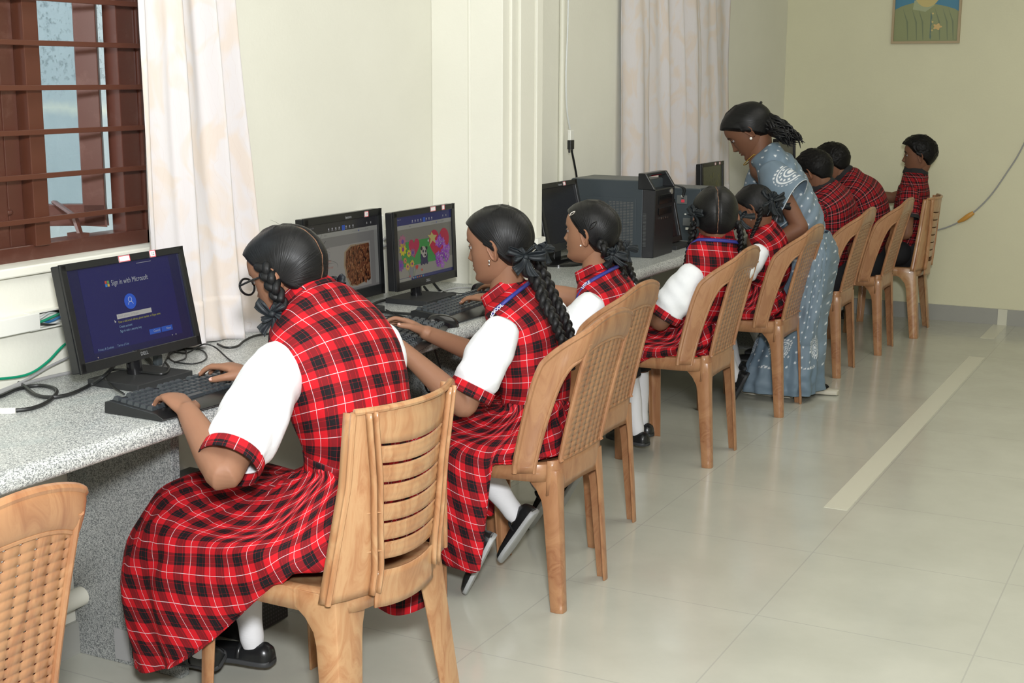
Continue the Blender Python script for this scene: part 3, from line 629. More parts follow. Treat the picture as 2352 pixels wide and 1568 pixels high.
mouse('mouse', -2.145, 5.03, math.radians(-50), 'dark mouse on the counter in front of the big tower computer', 1.1)
# tower computers
def tower(name, x0, x1, y0, y1, h, label, big=True, z0=DZ, front=True, side_m='case'):
    r = empty(name, ((x0+x1)/2, (y0+y1)/2, z0)); tag(r, label, 'computer'); lx, ly = (x1-x0)/2, (y1-y0)/2
    MB().box((0, 0, h/2), (2*lx, 2*ly, h)).build('case_body', M[side_m], r, smooth=False, bevel=.003)
    MB().box((0, 0, h+.001), (2*lx-.01, 2*ly-.01, .003)).build('top_panel', M['casetop'], r, smooth=False)
    return r, lx, ly
r, lx, ly = tower('tower_computer', -2.52, -2.185, 5.42, 5.66, .325, 'large slate-grey tower computer standing on the counter past the pillar')
m = MB(); m.box((.02, -ly-.001, .135), (.235, .003, .235)); m.build('side_panel', M['case'], r, smooth=False, bevel=.001)
m = MB()
for i in range(7):
    for j in range(30): m.box((.040+.0165*i-.02, -ly-.003, .042+.0066*j), (.012, .0012, .0022))
m.build('vent_slots', mat('vent_grey', (.16, .155, .14), .6), r, smooth=False)
m = MB(); z = .358
m.loft([[(lx, -ly-.006, 0), (lx+.05, -ly+.006, 0), (lx+.05, ly-.006, 0), (lx, ly+.006, 0)], [(lx, -ly-.006, .29), (lx+.055, -ly+.006, .29), (lx+.055, ly-.006, .29), (lx, ly+.006, .29)]], True, flip=True); m.build('front_bezel', M['caseb'], r, smooth=False, bevel=.004)
m = MB()
for yy in (-ly+.004, ly-.004): m.loft([[(lx-.022, yy-.008, .29), (lx+.056, yy-.008, .29), (lx+.056, yy+.008, .29), (lx-.022, yy+.008, .29)], [(lx-.022, yy-.008, z), (lx+.012, yy-.008, z), (lx+.012, yy+.008, z), (lx-.022, yy+.008, z)]], True, flip=True)
m.box((lx-.004, 0, z-.008), (.032, 2*ly-.01, .016)); m.build('top_handle', M['caseb'], r, smooth=False, bevel=.003)
m = MB(); m.box((lx+.010, 0, z-.012), (.004, .12, .004)); m.build('red_strip', mat('red_trim', (.4, .01, .03), .4), r, smooth=False)
m = MB(); m.box((lx+.056, 0, .245), (.003, .15, .040)); m.box((lx+.056, 0, .195), (.003, .15, .030)); m.build('drive_bay', M['blackgloss'], r, smooth=False, bevel=.001)
m = MB()
for k in range(4): m.box((lx+.057, -.045+.024*k, .165), (.002, .010, .008))
m.build('port', M['silver'], r, smooth=False)
m = MB().cyl((lx+.054, .07, .272), (lx+.059, .07, .272), .012, n=16); m.build('power_button', M['steel'], r)
m = MB()
for j in range(24): m.box((lx+.012, -ly-.006, .05+.006*j), (.014, .002, .002))
m.build('side_vent', M['casetop'], r, smooth=False)
r, lx, ly = tower('tower_computer', -2.50, -2.17, 6.10, 6.30, .245, 'second tower computer behind the big one, its rear ports and plugs showing')
m = MB(); m.box((.08, -ly-.001, .122), (.16, .003, .22)); m.build('rear_panel', M['case'], r, smooth=False)
for (xx, zz, mm, w_) in ((.0, .215, 'casetop', .05), (.004, .232, 'white_pl', .013), (.006, .208, 'stk_red', .016), (-.06, .16, 'stk_red', .012), (.03, .10, 'casetop', .045), (.02, .14, 'white_pl', .008), (.03, .065, 'white_pl', .014)):
    m = MB().box((xx+.075, -ly-.004-(.004 if w_ < .03 else 0), zz*.9), (w_, .006, w_*.8)); m.build('port', M[mm], r, smooth=False, bevel=.001)
for k in range(2):
    tube('plug_lead', [(.075+.006*k, -ly-.006, .20), (.085+.01*k, -ly-.03, .25), (.02, -ly-.05, .262), (-.06, -ly-.06, .25)], .003, M['cable_b'], r, n=6)
M['mesh_black'] = mat('perforated_black_metal', (.012, .012, .013), .35); t = NT(M['mesh_black']); v = t.coord('Object', (90, 90, 90))
vo = t.node('ShaderNodeSeparateXYZ', i_Vector=v); fy = t.math('SUBTRACT', t.math('FRACT', vo.outputs[1]), .5); fz = t.math('SUBTRACT', t.math('FRACT', vo.outputs[2]), .5)
dd = t.math('ADD', t.math('MULTIPLY', fy, fy), t.math('MULTIPLY', fz, fz)); t.color(t.mix(t.math('LESS_THAN', dd, .07), (.012, .012, .013), (.05, .05, .055)))
r, lx, ly = tower('tower_computer', -2.60, -2.275, 2.79, 2.985, .40, 'black tower with a perforated front standing on the floor under the counter', z0=0, side_m='blackmatt')
MB().box((lx+.008, 0, .2), (.016, 2*ly-.004, .39)).build('front_grille', M['mesh_black'], r, smooth=False, bevel=.004)
r, lx, ly = tower('tower_computer', -2.60, -2.44, 4.06, 4.30, .38, 'dark tower computer in the shade under the counter behind the third girl', z0=0, side_m='blackmatt')
MB().box((lx+.006, 0, .19), (.012, 2*ly-.004, .37)).build('front_bezel', M['blackpl'], r, smooth=False, bevel=.004)
# ---------------------------------------------------------------- cables on and around the counter
def cable(label, pix, mat_, r, z=DZ+.004, name='cable', extra=None):
    pts = []
    for q in pix:
        if len(q) == 2: pts.append(at(q[0], q[1], z=z))
        elif q[2] == 'z': pts.append(at(q[0], q[1], z=q[3]))
        elif q[2] == 'x': pts.append(at(q[0], q[1], x=q[3]))
        else: pts.append(at(q[0], q[1], y=q[3]))
    o = tube(name, pts, r, M[mat_], None, n=8, samples=len(pts)*7); return tag(o, label, 'cable')
cable('green network cable sagging from the wall to the counter at the left', [(-60, 872, 'x', -2.60), (20, 868, 'x', -2.60), (70, 857, 'x', -2.60), (110, 830, 'x', -2.60), (150, 790, 'x', -2.60), (200, 765, 'x', -2.60)], 'cable_gr', .0035)
cable('grey cable running down the wall just below the green one', [(-60, 915, 'x', -2.59), (0, 897, 'x', -2.595), (60, 872, 'x', -2.60), (120, 838, 'x', -2.60), (180, 812, 'x', -2.60), (230, 800, 'x', -2.60)], 'cable_g', .0035)
cable('pale grey pipe-like cable lying along the back of the counter', [(-60, 925, 'x', -2.58), (0, 902), (60, 880), (120, 864), (180, 852), (240, 842)], 'cable_g', .0045, z=DZ+.006)
cable('thick black power cable looping on the counter at the left', [(-40, 868), (10, 870), (45, 880), (80, 905), (115, 912), (160, 905), (205, 885), (240, 862, 'x', -2.41), (262, 838, 'x', -2.44), (275, 812, 'x', -2.46)], 'cable_b', .0048, z=DZ+.006)
cable('second black cable curling back to a white-sleeved end on the counter', [(-40, 920), (0, 910), (40, 893), (90, 885), (125, 892), (128, 905), (105, 925), (70, 938), (30, 943)], 'cable_b', .0048, z=DZ+.005)
o = tube('cable_sleeve', [at(36, 943, z=DZ+.006), at(10, 944, z=DZ+.006), at(-20, 944, z=DZ+.006)], .0075, M['white_pl'], None, n=8); tag(o, 'white paper sleeve around the cable end at the left edge of the counter', 'cable sleeve')
cable('thin black keyboard lead looping from the keyboard round the nearest monitor foot', [(285, 905), (262, 890, 'z', DZ+.01), (243, 868, 'z', DZ+.02), (250, 852, 'z', DZ+.02), (280, 848, 'z', DZ+.022), (330, 855, 'z', DZ+.022), (375, 858), (388, 845), (380, 832)], 'cable_b', .003, z=DZ+.022)
cable('tangle of thin black wire behind the nearest monitor', [(372, 845), (385, 820), (400, 808), (430, 800), (465, 805), (475, 820), (460, 832), (430, 835), (395, 828), (388, 812), (405, 800), (425, 802), (426, 822), (400, 832)], 'cable_b', .0022, z=DZ+.004)
cable('thin black wire arching over the counter towards the hand of the girl with glasses', [(400, 808), (430, 810), (455, 796, 'z', DZ+.02), (472, 790, 'z', DZ+.03), (495, 798, 'z', DZ+.02), (520, 820), (540, 835)], 'cable_b', .0022)
cable('black plug lead behind the nearest monitor foot', [(335, 820), (345, 830), (352, 842)], 'cable_b', .006)
cable('black cable bundle on the counter below the curtain hem', [(500, 790), (520, 798), (545, 795), (562, 782), (590, 770), (640, 765), (700, 770)], 'cable_b', .0035, z=DZ+.006)
o = MB().box(at(362, 826, z=DZ+.018), (.02, .02, .03)).build('cable_plug', M['greypl'], None, smooth=False, bevel=.004); tag(o, 'grey plug standing up behind the nearest monitor foot', 'plug')
cable('thick black cable looping to the left of the panda screen foot', [(950, 650, 'x', -2.47), (944, 676, 'x', -2.47), (915, 686), (880, 690), (855, 700), (852, 710), (880, 716), (930, 720), (962, 722), (965, 730), (940, 742)], 'cable_b', .0045, z=DZ+.005)
cable('black cable lying behind the hands of the girl with long braids', [(760, 718), (800, 722), (850, 725), (905, 725), (925, 730)], 'cable_b', .004, z=DZ+.005)
cable('second black cable curling beside the bark screen foot', [(790, 718), (830, 728), (860, 738), (872, 750)], 'cable_b', .0045, z=DZ+.005)
cable('bent thin black wire sticking up near the second keyboard', [(870, 740), (890, 730), (905, 722), (887, 711, 'z', DZ+.01), (900, 720), (945, 730)], 'cable_b', .002, z=DZ+.004)
cable('black video cable with a thick sleeve hanging behind the panda screen', [(996, 650, 'x', -2.46), (1004, 660, 'x', -2.46), (1012, 668, 'x', -2.47), (1030, 676), (1052, 684)], 'cable_b', .005, z=DZ+.006)
cable('black wire dropping behind the panda screen', [(974, 658, 'x', -2.47), (982, 668, 'x', -2.47), (990, 676)], 'cable_b', .0045, z=DZ+.005)
cable('grey-white network cable running along the wall behind the panda screen', [(876, 552, 'x', -2.59), (890, 545, 'x', -2.585), (905, 538, 'x', -2.60), (960, 545, 'x', -2.60), (1035, 555, 'x', -2.60), (1062, 556, 'x', -2.50)], 'cable_g', .005)
cable('lower grey network cable leaving the wall socket between the two lit screens', [(876, 566, 'x', -2.575), (892, 562, 'x', -2.575), (908, 556, 'x', -2.60), (970, 560, 'x', -2.60), (1040, 566, 'x', -2.60), (1066, 560, 'x', -2.50)], 'cable_g', .005)
cable('thin black mouse lead running across the counter to the third keyboard', [(1002, 678), (1030, 672), (1060, 674), (1092, 676)], 'cable_b', .002)
cable('pale cable curving on the counter behind the mouse hand', [(1010, 672), (1030, 664), (1060, 660), (1100, 662)], 'cable_g', .003)
cable('black wires bunched on the counter behind the switched-off monitor', [(1255, 580), (1262, 600), (1275, 595), (1300, 588), (1320, 590), (1345, 585)], 'cable_b', .004)
cable('black cords hanging below the counter edge behind the girl with long braids', [(978, 795, 'x', -2.12), (980, 830, 'x', -2.2), (972, 860, 'x', -2.2), (985, 900, 'x', -2.25), (1012, 860, 'x', -2.2), (998, 800, 'x', -2.12)], 'cable_b', .0035)
# ================================================================ plastic chairs
def plastic(name, c1, c2, c3):
    m = mat(name, c1, .27, spec=.5, coat=.15); t = NT(m); v = t.coord('Object', (1.3, 1.3, .55))
    n0 = t.noise(v, 2.2, 3, .55, .6, out=1)
    vv = t.node('ShaderNodeVectorMath', operation='ADD'); t.link(v, vv.inputs[0]); t.link(n0, vv.inputs[1])
    n = t.noise(vv.outputs[0], 4.5, 5, .62, 2.2)
    t.color(t.ramp(n, [(.30, c3), (.46, c1), (.60, c2), (.75, c1)])); t.link(t.ramp(n, [(0, (.24, .24, .24)), (1, (.36, .36, .36))]), t.b.inputs['Roughness']); return m
M['pla'] = plastic('marbled_brown_plastic', (.34, .16, .075), (.40, .205, .098), (.26, .105, .048))
M['plb'] = plastic('marbled_tan_plastic', (.41, .205, .095), (.48, .28, .14), (.30, .125, .052))
def tri(n, s=1): return [(.0, 0)]*n
def leg(root, m, top, foot, sx, sy, wx, wy, arch=True, name='leg', th=.006, topz=.42, wide=1.0):
    """angled leg with a flange along the side (x) and one along the back or front (y); sx, sy point inwards"""
    P = []
    for t_ in np.linspace(0, 1, 15):
        z = topz*(1-t_); c = np.array(top)*(1-t_)+np.array(foot)*t_
        k = 1-.28*t_; fl = (1-min(1, t_/.28))**2.2 if arch else 0
        ax = wx*k+fl*.085*wide; ay = wy*k+fl*.03*wide
        b = .012*k
        row = [(c[0]+sx*ax, c[1]-sy*.002, z), (c[0]+sx*ax*.5, c[1]-sy*.004, z), (c[0]+sx*b, c[1]-sy*.001, z), (c[0]+sx*b*.2, c[1]+sy*b*.2, z), (c[0], c[1]+sy*b, z), (c[0]+.0, c[1]+sy*(b+ay)*.55, z), (c[0]+sx*.002, c[1]+sy*ay, z)]
        P.append(row)
    return MB().grid(P).build(name, m, root, solid=th, bevel=.0012, weld=False)
def seat_pan(root, m, xf=-.215, xr=.175, wf=.212, wr=.178, z=.43):
    n = 48; R = []
    for (k, dz) in ((.0, -.016), (.35, -.014), (.65, -.008), (.86, .0), (.95, .006), (1.0, .003), (1.015, -.008), (1.015, -.042)):
        row = []
        for a in np.linspace(0, 2*PI, n, endpoint=False):
            c, s_ = math.cos(a), math.sin(a); e = .42
            ux = np.sign(c)*abs(c)**e; uy = np.sign(s_)*abs(s_)**e
            x = (xf+xr)/2+ux*(xr-xf)/2*k; f = (x-xf)/(xr-xf); wd = wf+(wr-wf)*f
            row.append((x, uy*wd*k, z+dz-(.012*max(0, -ux)**6*k)))
        R.append(row)
    return MB().loft(R[1:], False).build('seat', m, root, solid=.004) if False else MB().grid(R, cv=True).build('seat', m, root, solid=.005, weld=True, off=1)
def chair_a():
    r = empty('plastic_chair'); m = M['pla']; r['category'] = 'chair'
    seat_pan(r, m)
    H0, H1 = .425, .86
    def Sf(phi, z, off=0):
        f = max(0, (z-H0)/(H1-H0)); a = abs(phi); q = max(0, (a-.58)/.42)
        top = min(1, max(0, (.90-z)/.16)); q2 = q*q*(3-2*q)
        x = .185+.105*f**1.15-.020*a*a-.090*(.6*q2+.4*q)*(.25+.75*top)+off
        y = .152*min(a, .62)/.62+.056*max(0, (a-.62)/.38)**.8
        return (x, math.copysign(y, phi), z)
    O = [(-1, .415), (-1.0, .50), (-1.0, .60), (-.985, .68), (-.93, .745), (-.80, .797), (-.58, .836), (-.3, .857), (0, .864)]
    I = [(-.80, .415), (-.79, .50), (-.775, .58), (-.755, .65), (-.725, .70), (-.66, .738), (-.50, .765), (-.27, .780), (0, .784)]
    O += [(-a, b) for a, b in O[-2::-1]]; I += [(-a, b) for a, b in I[-2::-1]]
    n = 72; O = crom(O, n); I = crom(I, n); P = []; 
    for o, i in zip(O, I):
        row = []
        for t_ in (0, .08, .2, .5, .8, .92, 1):
            ph, z = o*(1-t_)+i*t_; off = .010*math.sin(PI*t_)**.5-.002; row.append(Sf(ph, z, off))
        P.append(row)
    P = np.array(P)
    MB().grid(P).loft(tube_rings(P[:, 0], .0062, 8)).loft(tube_rings(P[:, -1], .0045, 8)).build('back_frame', m, r, solid=.005)
    # perforated splat: real square holes
    nc, nr_ = 8, 19; us = []; vs = []
    for k in range(nc): us += [k+.38, k+.62]
    us = [0]+us+[nc]; 
    for k in range(nr_): vs += [k+.37, k+.63]
    vs = [0]+vs+[nr_]; P = []
    for u in us:
        row = []
        for v_ in vs:
            f = v_/nr_; hw = .138*(1-f)+.140*f; z = .445+f*(.795-.445); y = (u/nc*2-1)*hw; x, _, _ = Sf(y/.152*.62, z)
            top = .008*math.cos(PI*(u/nc-.5)); z2 = z+top*f
            row.append((x+.0035*abs(math.sin(u*PI+PI/2))+.003*math.cos(v_*2*PI), y, z2))
        P.append(row)
    hole = lambda i, j: (i % 2 == 1) and (j % 2 == 1) and i < len(us)-1 and j < len(vs)-1
    e = np.array(P); MB().grid(P, skip=hole).loft(tube_rings(e[0], .006, 8)).loft(tube_rings(e[-1], .006, 8)).build('splat', m, r, solid=.004, weld=True)
    A = [[Sf(ph, z, -.001+.004*math.sin(PI*(z-.36)/.09)) for z in np.linspace(.365, .45, 5)] for ph in np.linspace(-.70, .70, 17)]
    A = [[(x, y, z-(.018*(abs(y)/.168)**2 if z < .37 else 0)) for x, y, z in row] for row in A]
    MB().grid(A).build('lower_rail', m, r, solid=.005)
    for sy in (1, -1):
        leg(r, m, (.182, -sy*.158), (.207, -sy*.163), -1, sy, .050, .040)
        leg(r, m, (-.205, -sy*.200), (-.185, -sy*.205), 1, sy, .048, .040)
    return r
def chair_b():
    r = empty('plastic_chair'); m = M['plb']; r['category'] = 'chair'
    seat_pan(r, m, wf=.215, wr=.195, xr=.205, z=.405)
    H0, H1 = .40, .82
    def Wd(z): return .180+.040*max(0, (.66-z)/.24)
    def Sf(phi, z, off=0):
        f = max(0, (z-H0)/(H1-H0)); return (.232+.045*f-.050*phi*phi+off, Wd(z)*phi, z)
    inn = lambda z: .78-.30*max(0, min(1, (.82-z)/.36))
    for sy in (-1, 1):
        P = [[Sf(sy*(inn(z)*(1-t_)+1.0*t_), z, .0+.0*t_) for t_ in np.linspace(0, 1, 6)] for z in np.linspace(.40, .82, 24)]
        q = np.array(P)
        # outer flange turned forward
        fl = [[(p[0]-.022*t_, p[1]+sy*.002*t_, p[2]) for t_ in (0, .5, 1)] for p in q[:, -1]]
        MB().grid(P).grid(fl).loft(tube_rings(q[:, -1]+np.array((.002, 0, 0)), .005, 8)).build('back_wing', m, r, solid=.005)
        rib = [[(p[0]+.018*t_, p[1], p[2]) for t_ in (0, 1)] for p in q[:, 0]]
        MB().grid(rib).grid([[(p[0]+.016*t_, p[1]+sy*.020, p[2]) for t_ in (0, 1)] for p in q[:, 0]]).build('rib', m, r, solid=.004)
        for z in (.50, .59):
            a = Sf(sy*inn(z), z); b = Sf(sy*(inn(z)+.17), z); MB().poly([a, b, (a[0]+.016, a[1], a[2])]).build('web', m, r, smooth=False, solid=.003)
    zs = [.850, .775]; ht = .0385; gap = .0065; bands = [(.746, .821)]; z = .746-gap
    for k in range(6): bands.append((z-ht, z)); z -= ht+gap
    for k, (za, zb_) in enumerate(bands):
        P = []
        for u in np.linspace(-1, 1, 25):
            row = []
            for t_ in np.linspace(0, 1, 6):
                zz = za+(zb_-za)*t_; ph = u*inn(zz)*1.01; x, y, _ = Sf(ph, zz); sag = .010*(1-u*u)*(1 if k else 1-t_)
                row.append((x+.006*math.sin(PI*t_)-.004+(.006 if t_ in (0, 1) else 0), y, zz-sag))
            P.append(row)
        if k == 0: P = [[(p[0], p[1], p[2]) for p in row] for row in P]
        MB().grid(P).build('top_rail' if k == 0 else 'slat', m, r, solid=.004)
    lip = [Sf(u, .823, .004) for u in np.linspace(-1, 1, 25)]
    MB().loft(tube_rings(lip, .0075, 8)).build('top_lip', m, r)
    zt = bands[-1][0]-.026
    A = [[(lambda p: (p[0]+.004, p[1], p[2]-.010*(1-u*u)))(Sf(u*inn(zz)*1.02, zz)) for zz in np.linspace(.365, zt, 6)] for u in np.linspace(-1, 1, 21)]
    MB().grid(A).build('lower_rail', m, r, solid=.005)
    for sy in (1, -1):
        leg(r, m, (.185, -sy*.200), (.225, -sy*.235), -1, sy, .060, .095, wide=1.5, topz=.410)
        leg(r, m, (-.205, -sy*.200), (-.215, -sy*.215), 1, sy, .048, .045, topz=.40)
    return r
def copy_tree(o, parent=None):
    c = o.copy(); COL.objects.link(c)
    if parent is not None: c.parent = parent; c.matrix_parent_inverse = o.matrix_parent_inverse.copy()
    for ch in list(o.children): copy_tree(ch, c)
    return c
ca, cb = chair_a(), chair_b()
G = 'brown plastic chairs in a row along the counter'
def put(src, first, x, y, deg, label):
    o = src if first else copy_tree(src); o.location = (x, y, 0); o.rotation_euler = (0, 0, math.radians(deg)); tag(o, label, 'chair', G); return o
put(ca, True, -1.79, 3.54, 0, 'brown chair with a perforated back under the girl with long braids down her back')
put(ca, False, -1.925, 4.10, 0, 'perforated-back brown chair under the third girl, just behind the second chair')
put(ca, False, -1.912, 5.165, 0, 'perforated-back brown chair under the girl whose hair parting faces the camera')
put(ca, False, -1.900, 6.10, 0, 'perforated-back brown chair standing in front of the blue sari')
put(ca, False, -1.878, 7.05, 0, 'perforated-back brown chair under the bent boy beside the woman in the sari')
put(ca, False, -1.825, 7.745, 0, 'perforated-back brown chair second from the far wall')
put(ca, False, -1.935, 1.49, 0, 'brown perforated chair cut by the left edge in the bottom left corner')
put(cb, True, -1.80, 2.53, -4, 'tan chair with horizontal back slats under the girl with glasses, nearest whole chair')
put(cb, False, -1.775, 8.42, 2, 'slatted brown chair against the far wall under the upright boy')
# ================================================================ people: materials
def tartan(name, period=.068, dim=1.0, red=(.54, .010, .018), blk=(.010, .008, .010), wht=(.74, .62, .66), kind=0):
    m = mat(name, red, .8, spec=.2); t = NT(m); uv = t.n.new('ShaderNodeTexCoord').outputs['UV']; sp = t.node('ShaderNodeSeparateXYZ', i_Vector=uv)
    def thread(s_):
        f = t.math('FRACT', t.math('ADD', t.math('DIVIDE', s_, period), 100.0))
        if kind == 0: st = [(0, red), (.27, blk), (.375, red), (.384, blk), (.596, red), (.605, blk), (.71, red)]
        else: st = [(0, red), (.12, blk), (.40, red), (.52, (.25, .01, .015)), (.70, red), (.82, blk)]
        return t.ramp(f, st, 'CONSTANT'), t.math('LESS_THAN', f, .020 if kind == 0 else .05)
    cu, wu = thread(sp.outputs[0]); cv, wv = thread(sp.outputs[1])
    c = t.mix(.5, cu, cv); c = t.mix(.30, c, t.mix(1.0, cu, cv, 'DARKEN')); w_ = t.math('MINIMUM', t.math('MULTIPLY', t.math('ADD', wu, wv), .72 if kind == 0 else .40), 1.0)
    c = t.mix(w_, c, wht); t.color(c)
    nn = t.noise(t.coord('Object'), 900, 1); t.bump(nn, .08, .001); t.b.inputs['Sheen Weight'].default_value = .0
    return m
M['tartan'] = tartan('red_black_tartan'); M['shirt'] = tartan('dark_red_check_shirt', .042, 1, (.42, .012, .02), (.010, .008, .010), (.55, .35, .36), 1)
M['white_c'] = mat('white_cotton', (.83, .85, .88), .8, spec=.2)
t = NT(M['white_c']); t.bump(t.noise(t.coord('Object'), 22, 3, .6), .25, .01)
M['lan'] = mat('blue_lanyard', (.035, .04, .26), .5); M['lan_t'] = mat('lanyard_print', (.7, .72, .8), .5)
M['ribbon'] = mat('dark_ribbon', (.010, .014, .018), .55, spec=.4)
M['blackcloth'] = mat('black_cloth', (.012, .012, .014), .85)
M['sock'] = mat('white_sock', (.74, .74, .76), .85); t = NT(M['sock']); t.bump(t.noise(t.coord('Object', (1, 1, 6)), 60, 2), .2, .003)
M['leather'] = mat('black_leather', (.012, .013, .014), .28, spec=.5); M['sole'] = mat('rubber_sole', (.045, .047, .05), .6); M['solep'] = mat('pale_rubber_sole', (.42, .43, .43), .6)
def skin(name, c):
    m = mat(name, c, .55, spec=.28, sub=.12); t = NT(m); at_ = t.node('ShaderNodeVertexColor', layer_name='Col').outputs[0]
    n = t.noise(t.coord('Object'), 30, 3, .6); k = t.mix(n, tuple(x*.93 for x in c), tuple(min(1, x*1.06) for x in c)); t.color(t.mix(1.0, k, at_, 'MULTIPLY')); return m
M['skin1'] = skin('warm_brown_skin', (.28, .140, .084)); M['skin2'] = skin('deep_brown_skin', (.20, .092, .053)); M['skin3'] = skin('golden_brown_skin', (.33, .168, .098)); M['skin0'] = skin('brown_skin', (.34, .165, .095))
M['nail'] = mat('finger_nail', (.62, .36, .30), .25); M['eyew'] = mat('eye_white', (.38, .35, .34), .2); M['iris'] = mat('dark_iris', (.012, .008, .006), .1)
def hairm(name, c1, c2, rough=.33):
    m = mat(name, c1, rough, spec=.32); t = NT(m); uv = t.coord('UV', (1, 1, 1)); n = t.noise(uv, 1.0, 3, .6)
    t.color(t.ramp(n, [(.35, c1), (.7, c2)])); t.bump(n, .35, .003)
    t.link(t.ramp(n, [(.3, (.34,)*3), (.7, (.52,)*3)]), t.b.inputs['Roughness']); return m
M['hair'] = hairm('black_hair', (.0025, .0025, .003), (.008, .008, .009)); M['hairs'] = hairm('short_black_hair', (.004, .004, .004), (.010, .009, .009), .6); M['hairs'].node_tree.nodes['Principled BSDF'].inputs['Specular IOR Level'].default_value = .15
# ---------------------------------------------------------------- head
HZ = [-.108, -.104, -.098, -.088, -.075, -.060, -.045, -.03, -.01, .01, .03, .05, .07, .085, .097, .104, .107]
HF = [.052, .066, .077, .083, .0785, .081, .0825, .0805, .080, .081, .0865, .0865, .078, .062, .040, .018, .002]
HB = [.030, .012, -.008, -.030, -.048, -.062, -.076, -.086, -.093, -.098, -.098, -.094, -.084, -.068, -.046, -.022, -.004]
HW = [.012, .022, .031, .041, .049, .055, .060, .0645, .069, .0715, .0725, .071, .063, .051, .034, .018, .003]
def hint(T, z): return np.interp(z, HZ, T)
def hsm(T, z):   # smoothed table
    return sum(hint(T, z+d) for d in (-.007, -.0035, 0, .0035, .007))/5
def head_base(th, z, off=0, wide=1.0):
    """th: 0 = face front, grows to the right; returns local x right, y forward"""
    f, b, w_ = hsm(HF, z)+off, hsm(HB, z)-off, (hsm(HW, z)+off)*wide; ym = np.clip(f-.075, b+.004, .0); s, c = np.sin(th), np.cos(th)
    ef = np.where(c > 0, .88, 1.0); x = w_*np.sign(s)*np.abs(s)**ef; y = np.where(c > 0, ym+(f-ym)*np.abs(c)**ef, ym-(ym-b)*np.abs(c)); return x, y
def g(x, c, s): return np.exp(-((x-c)/s)**2)
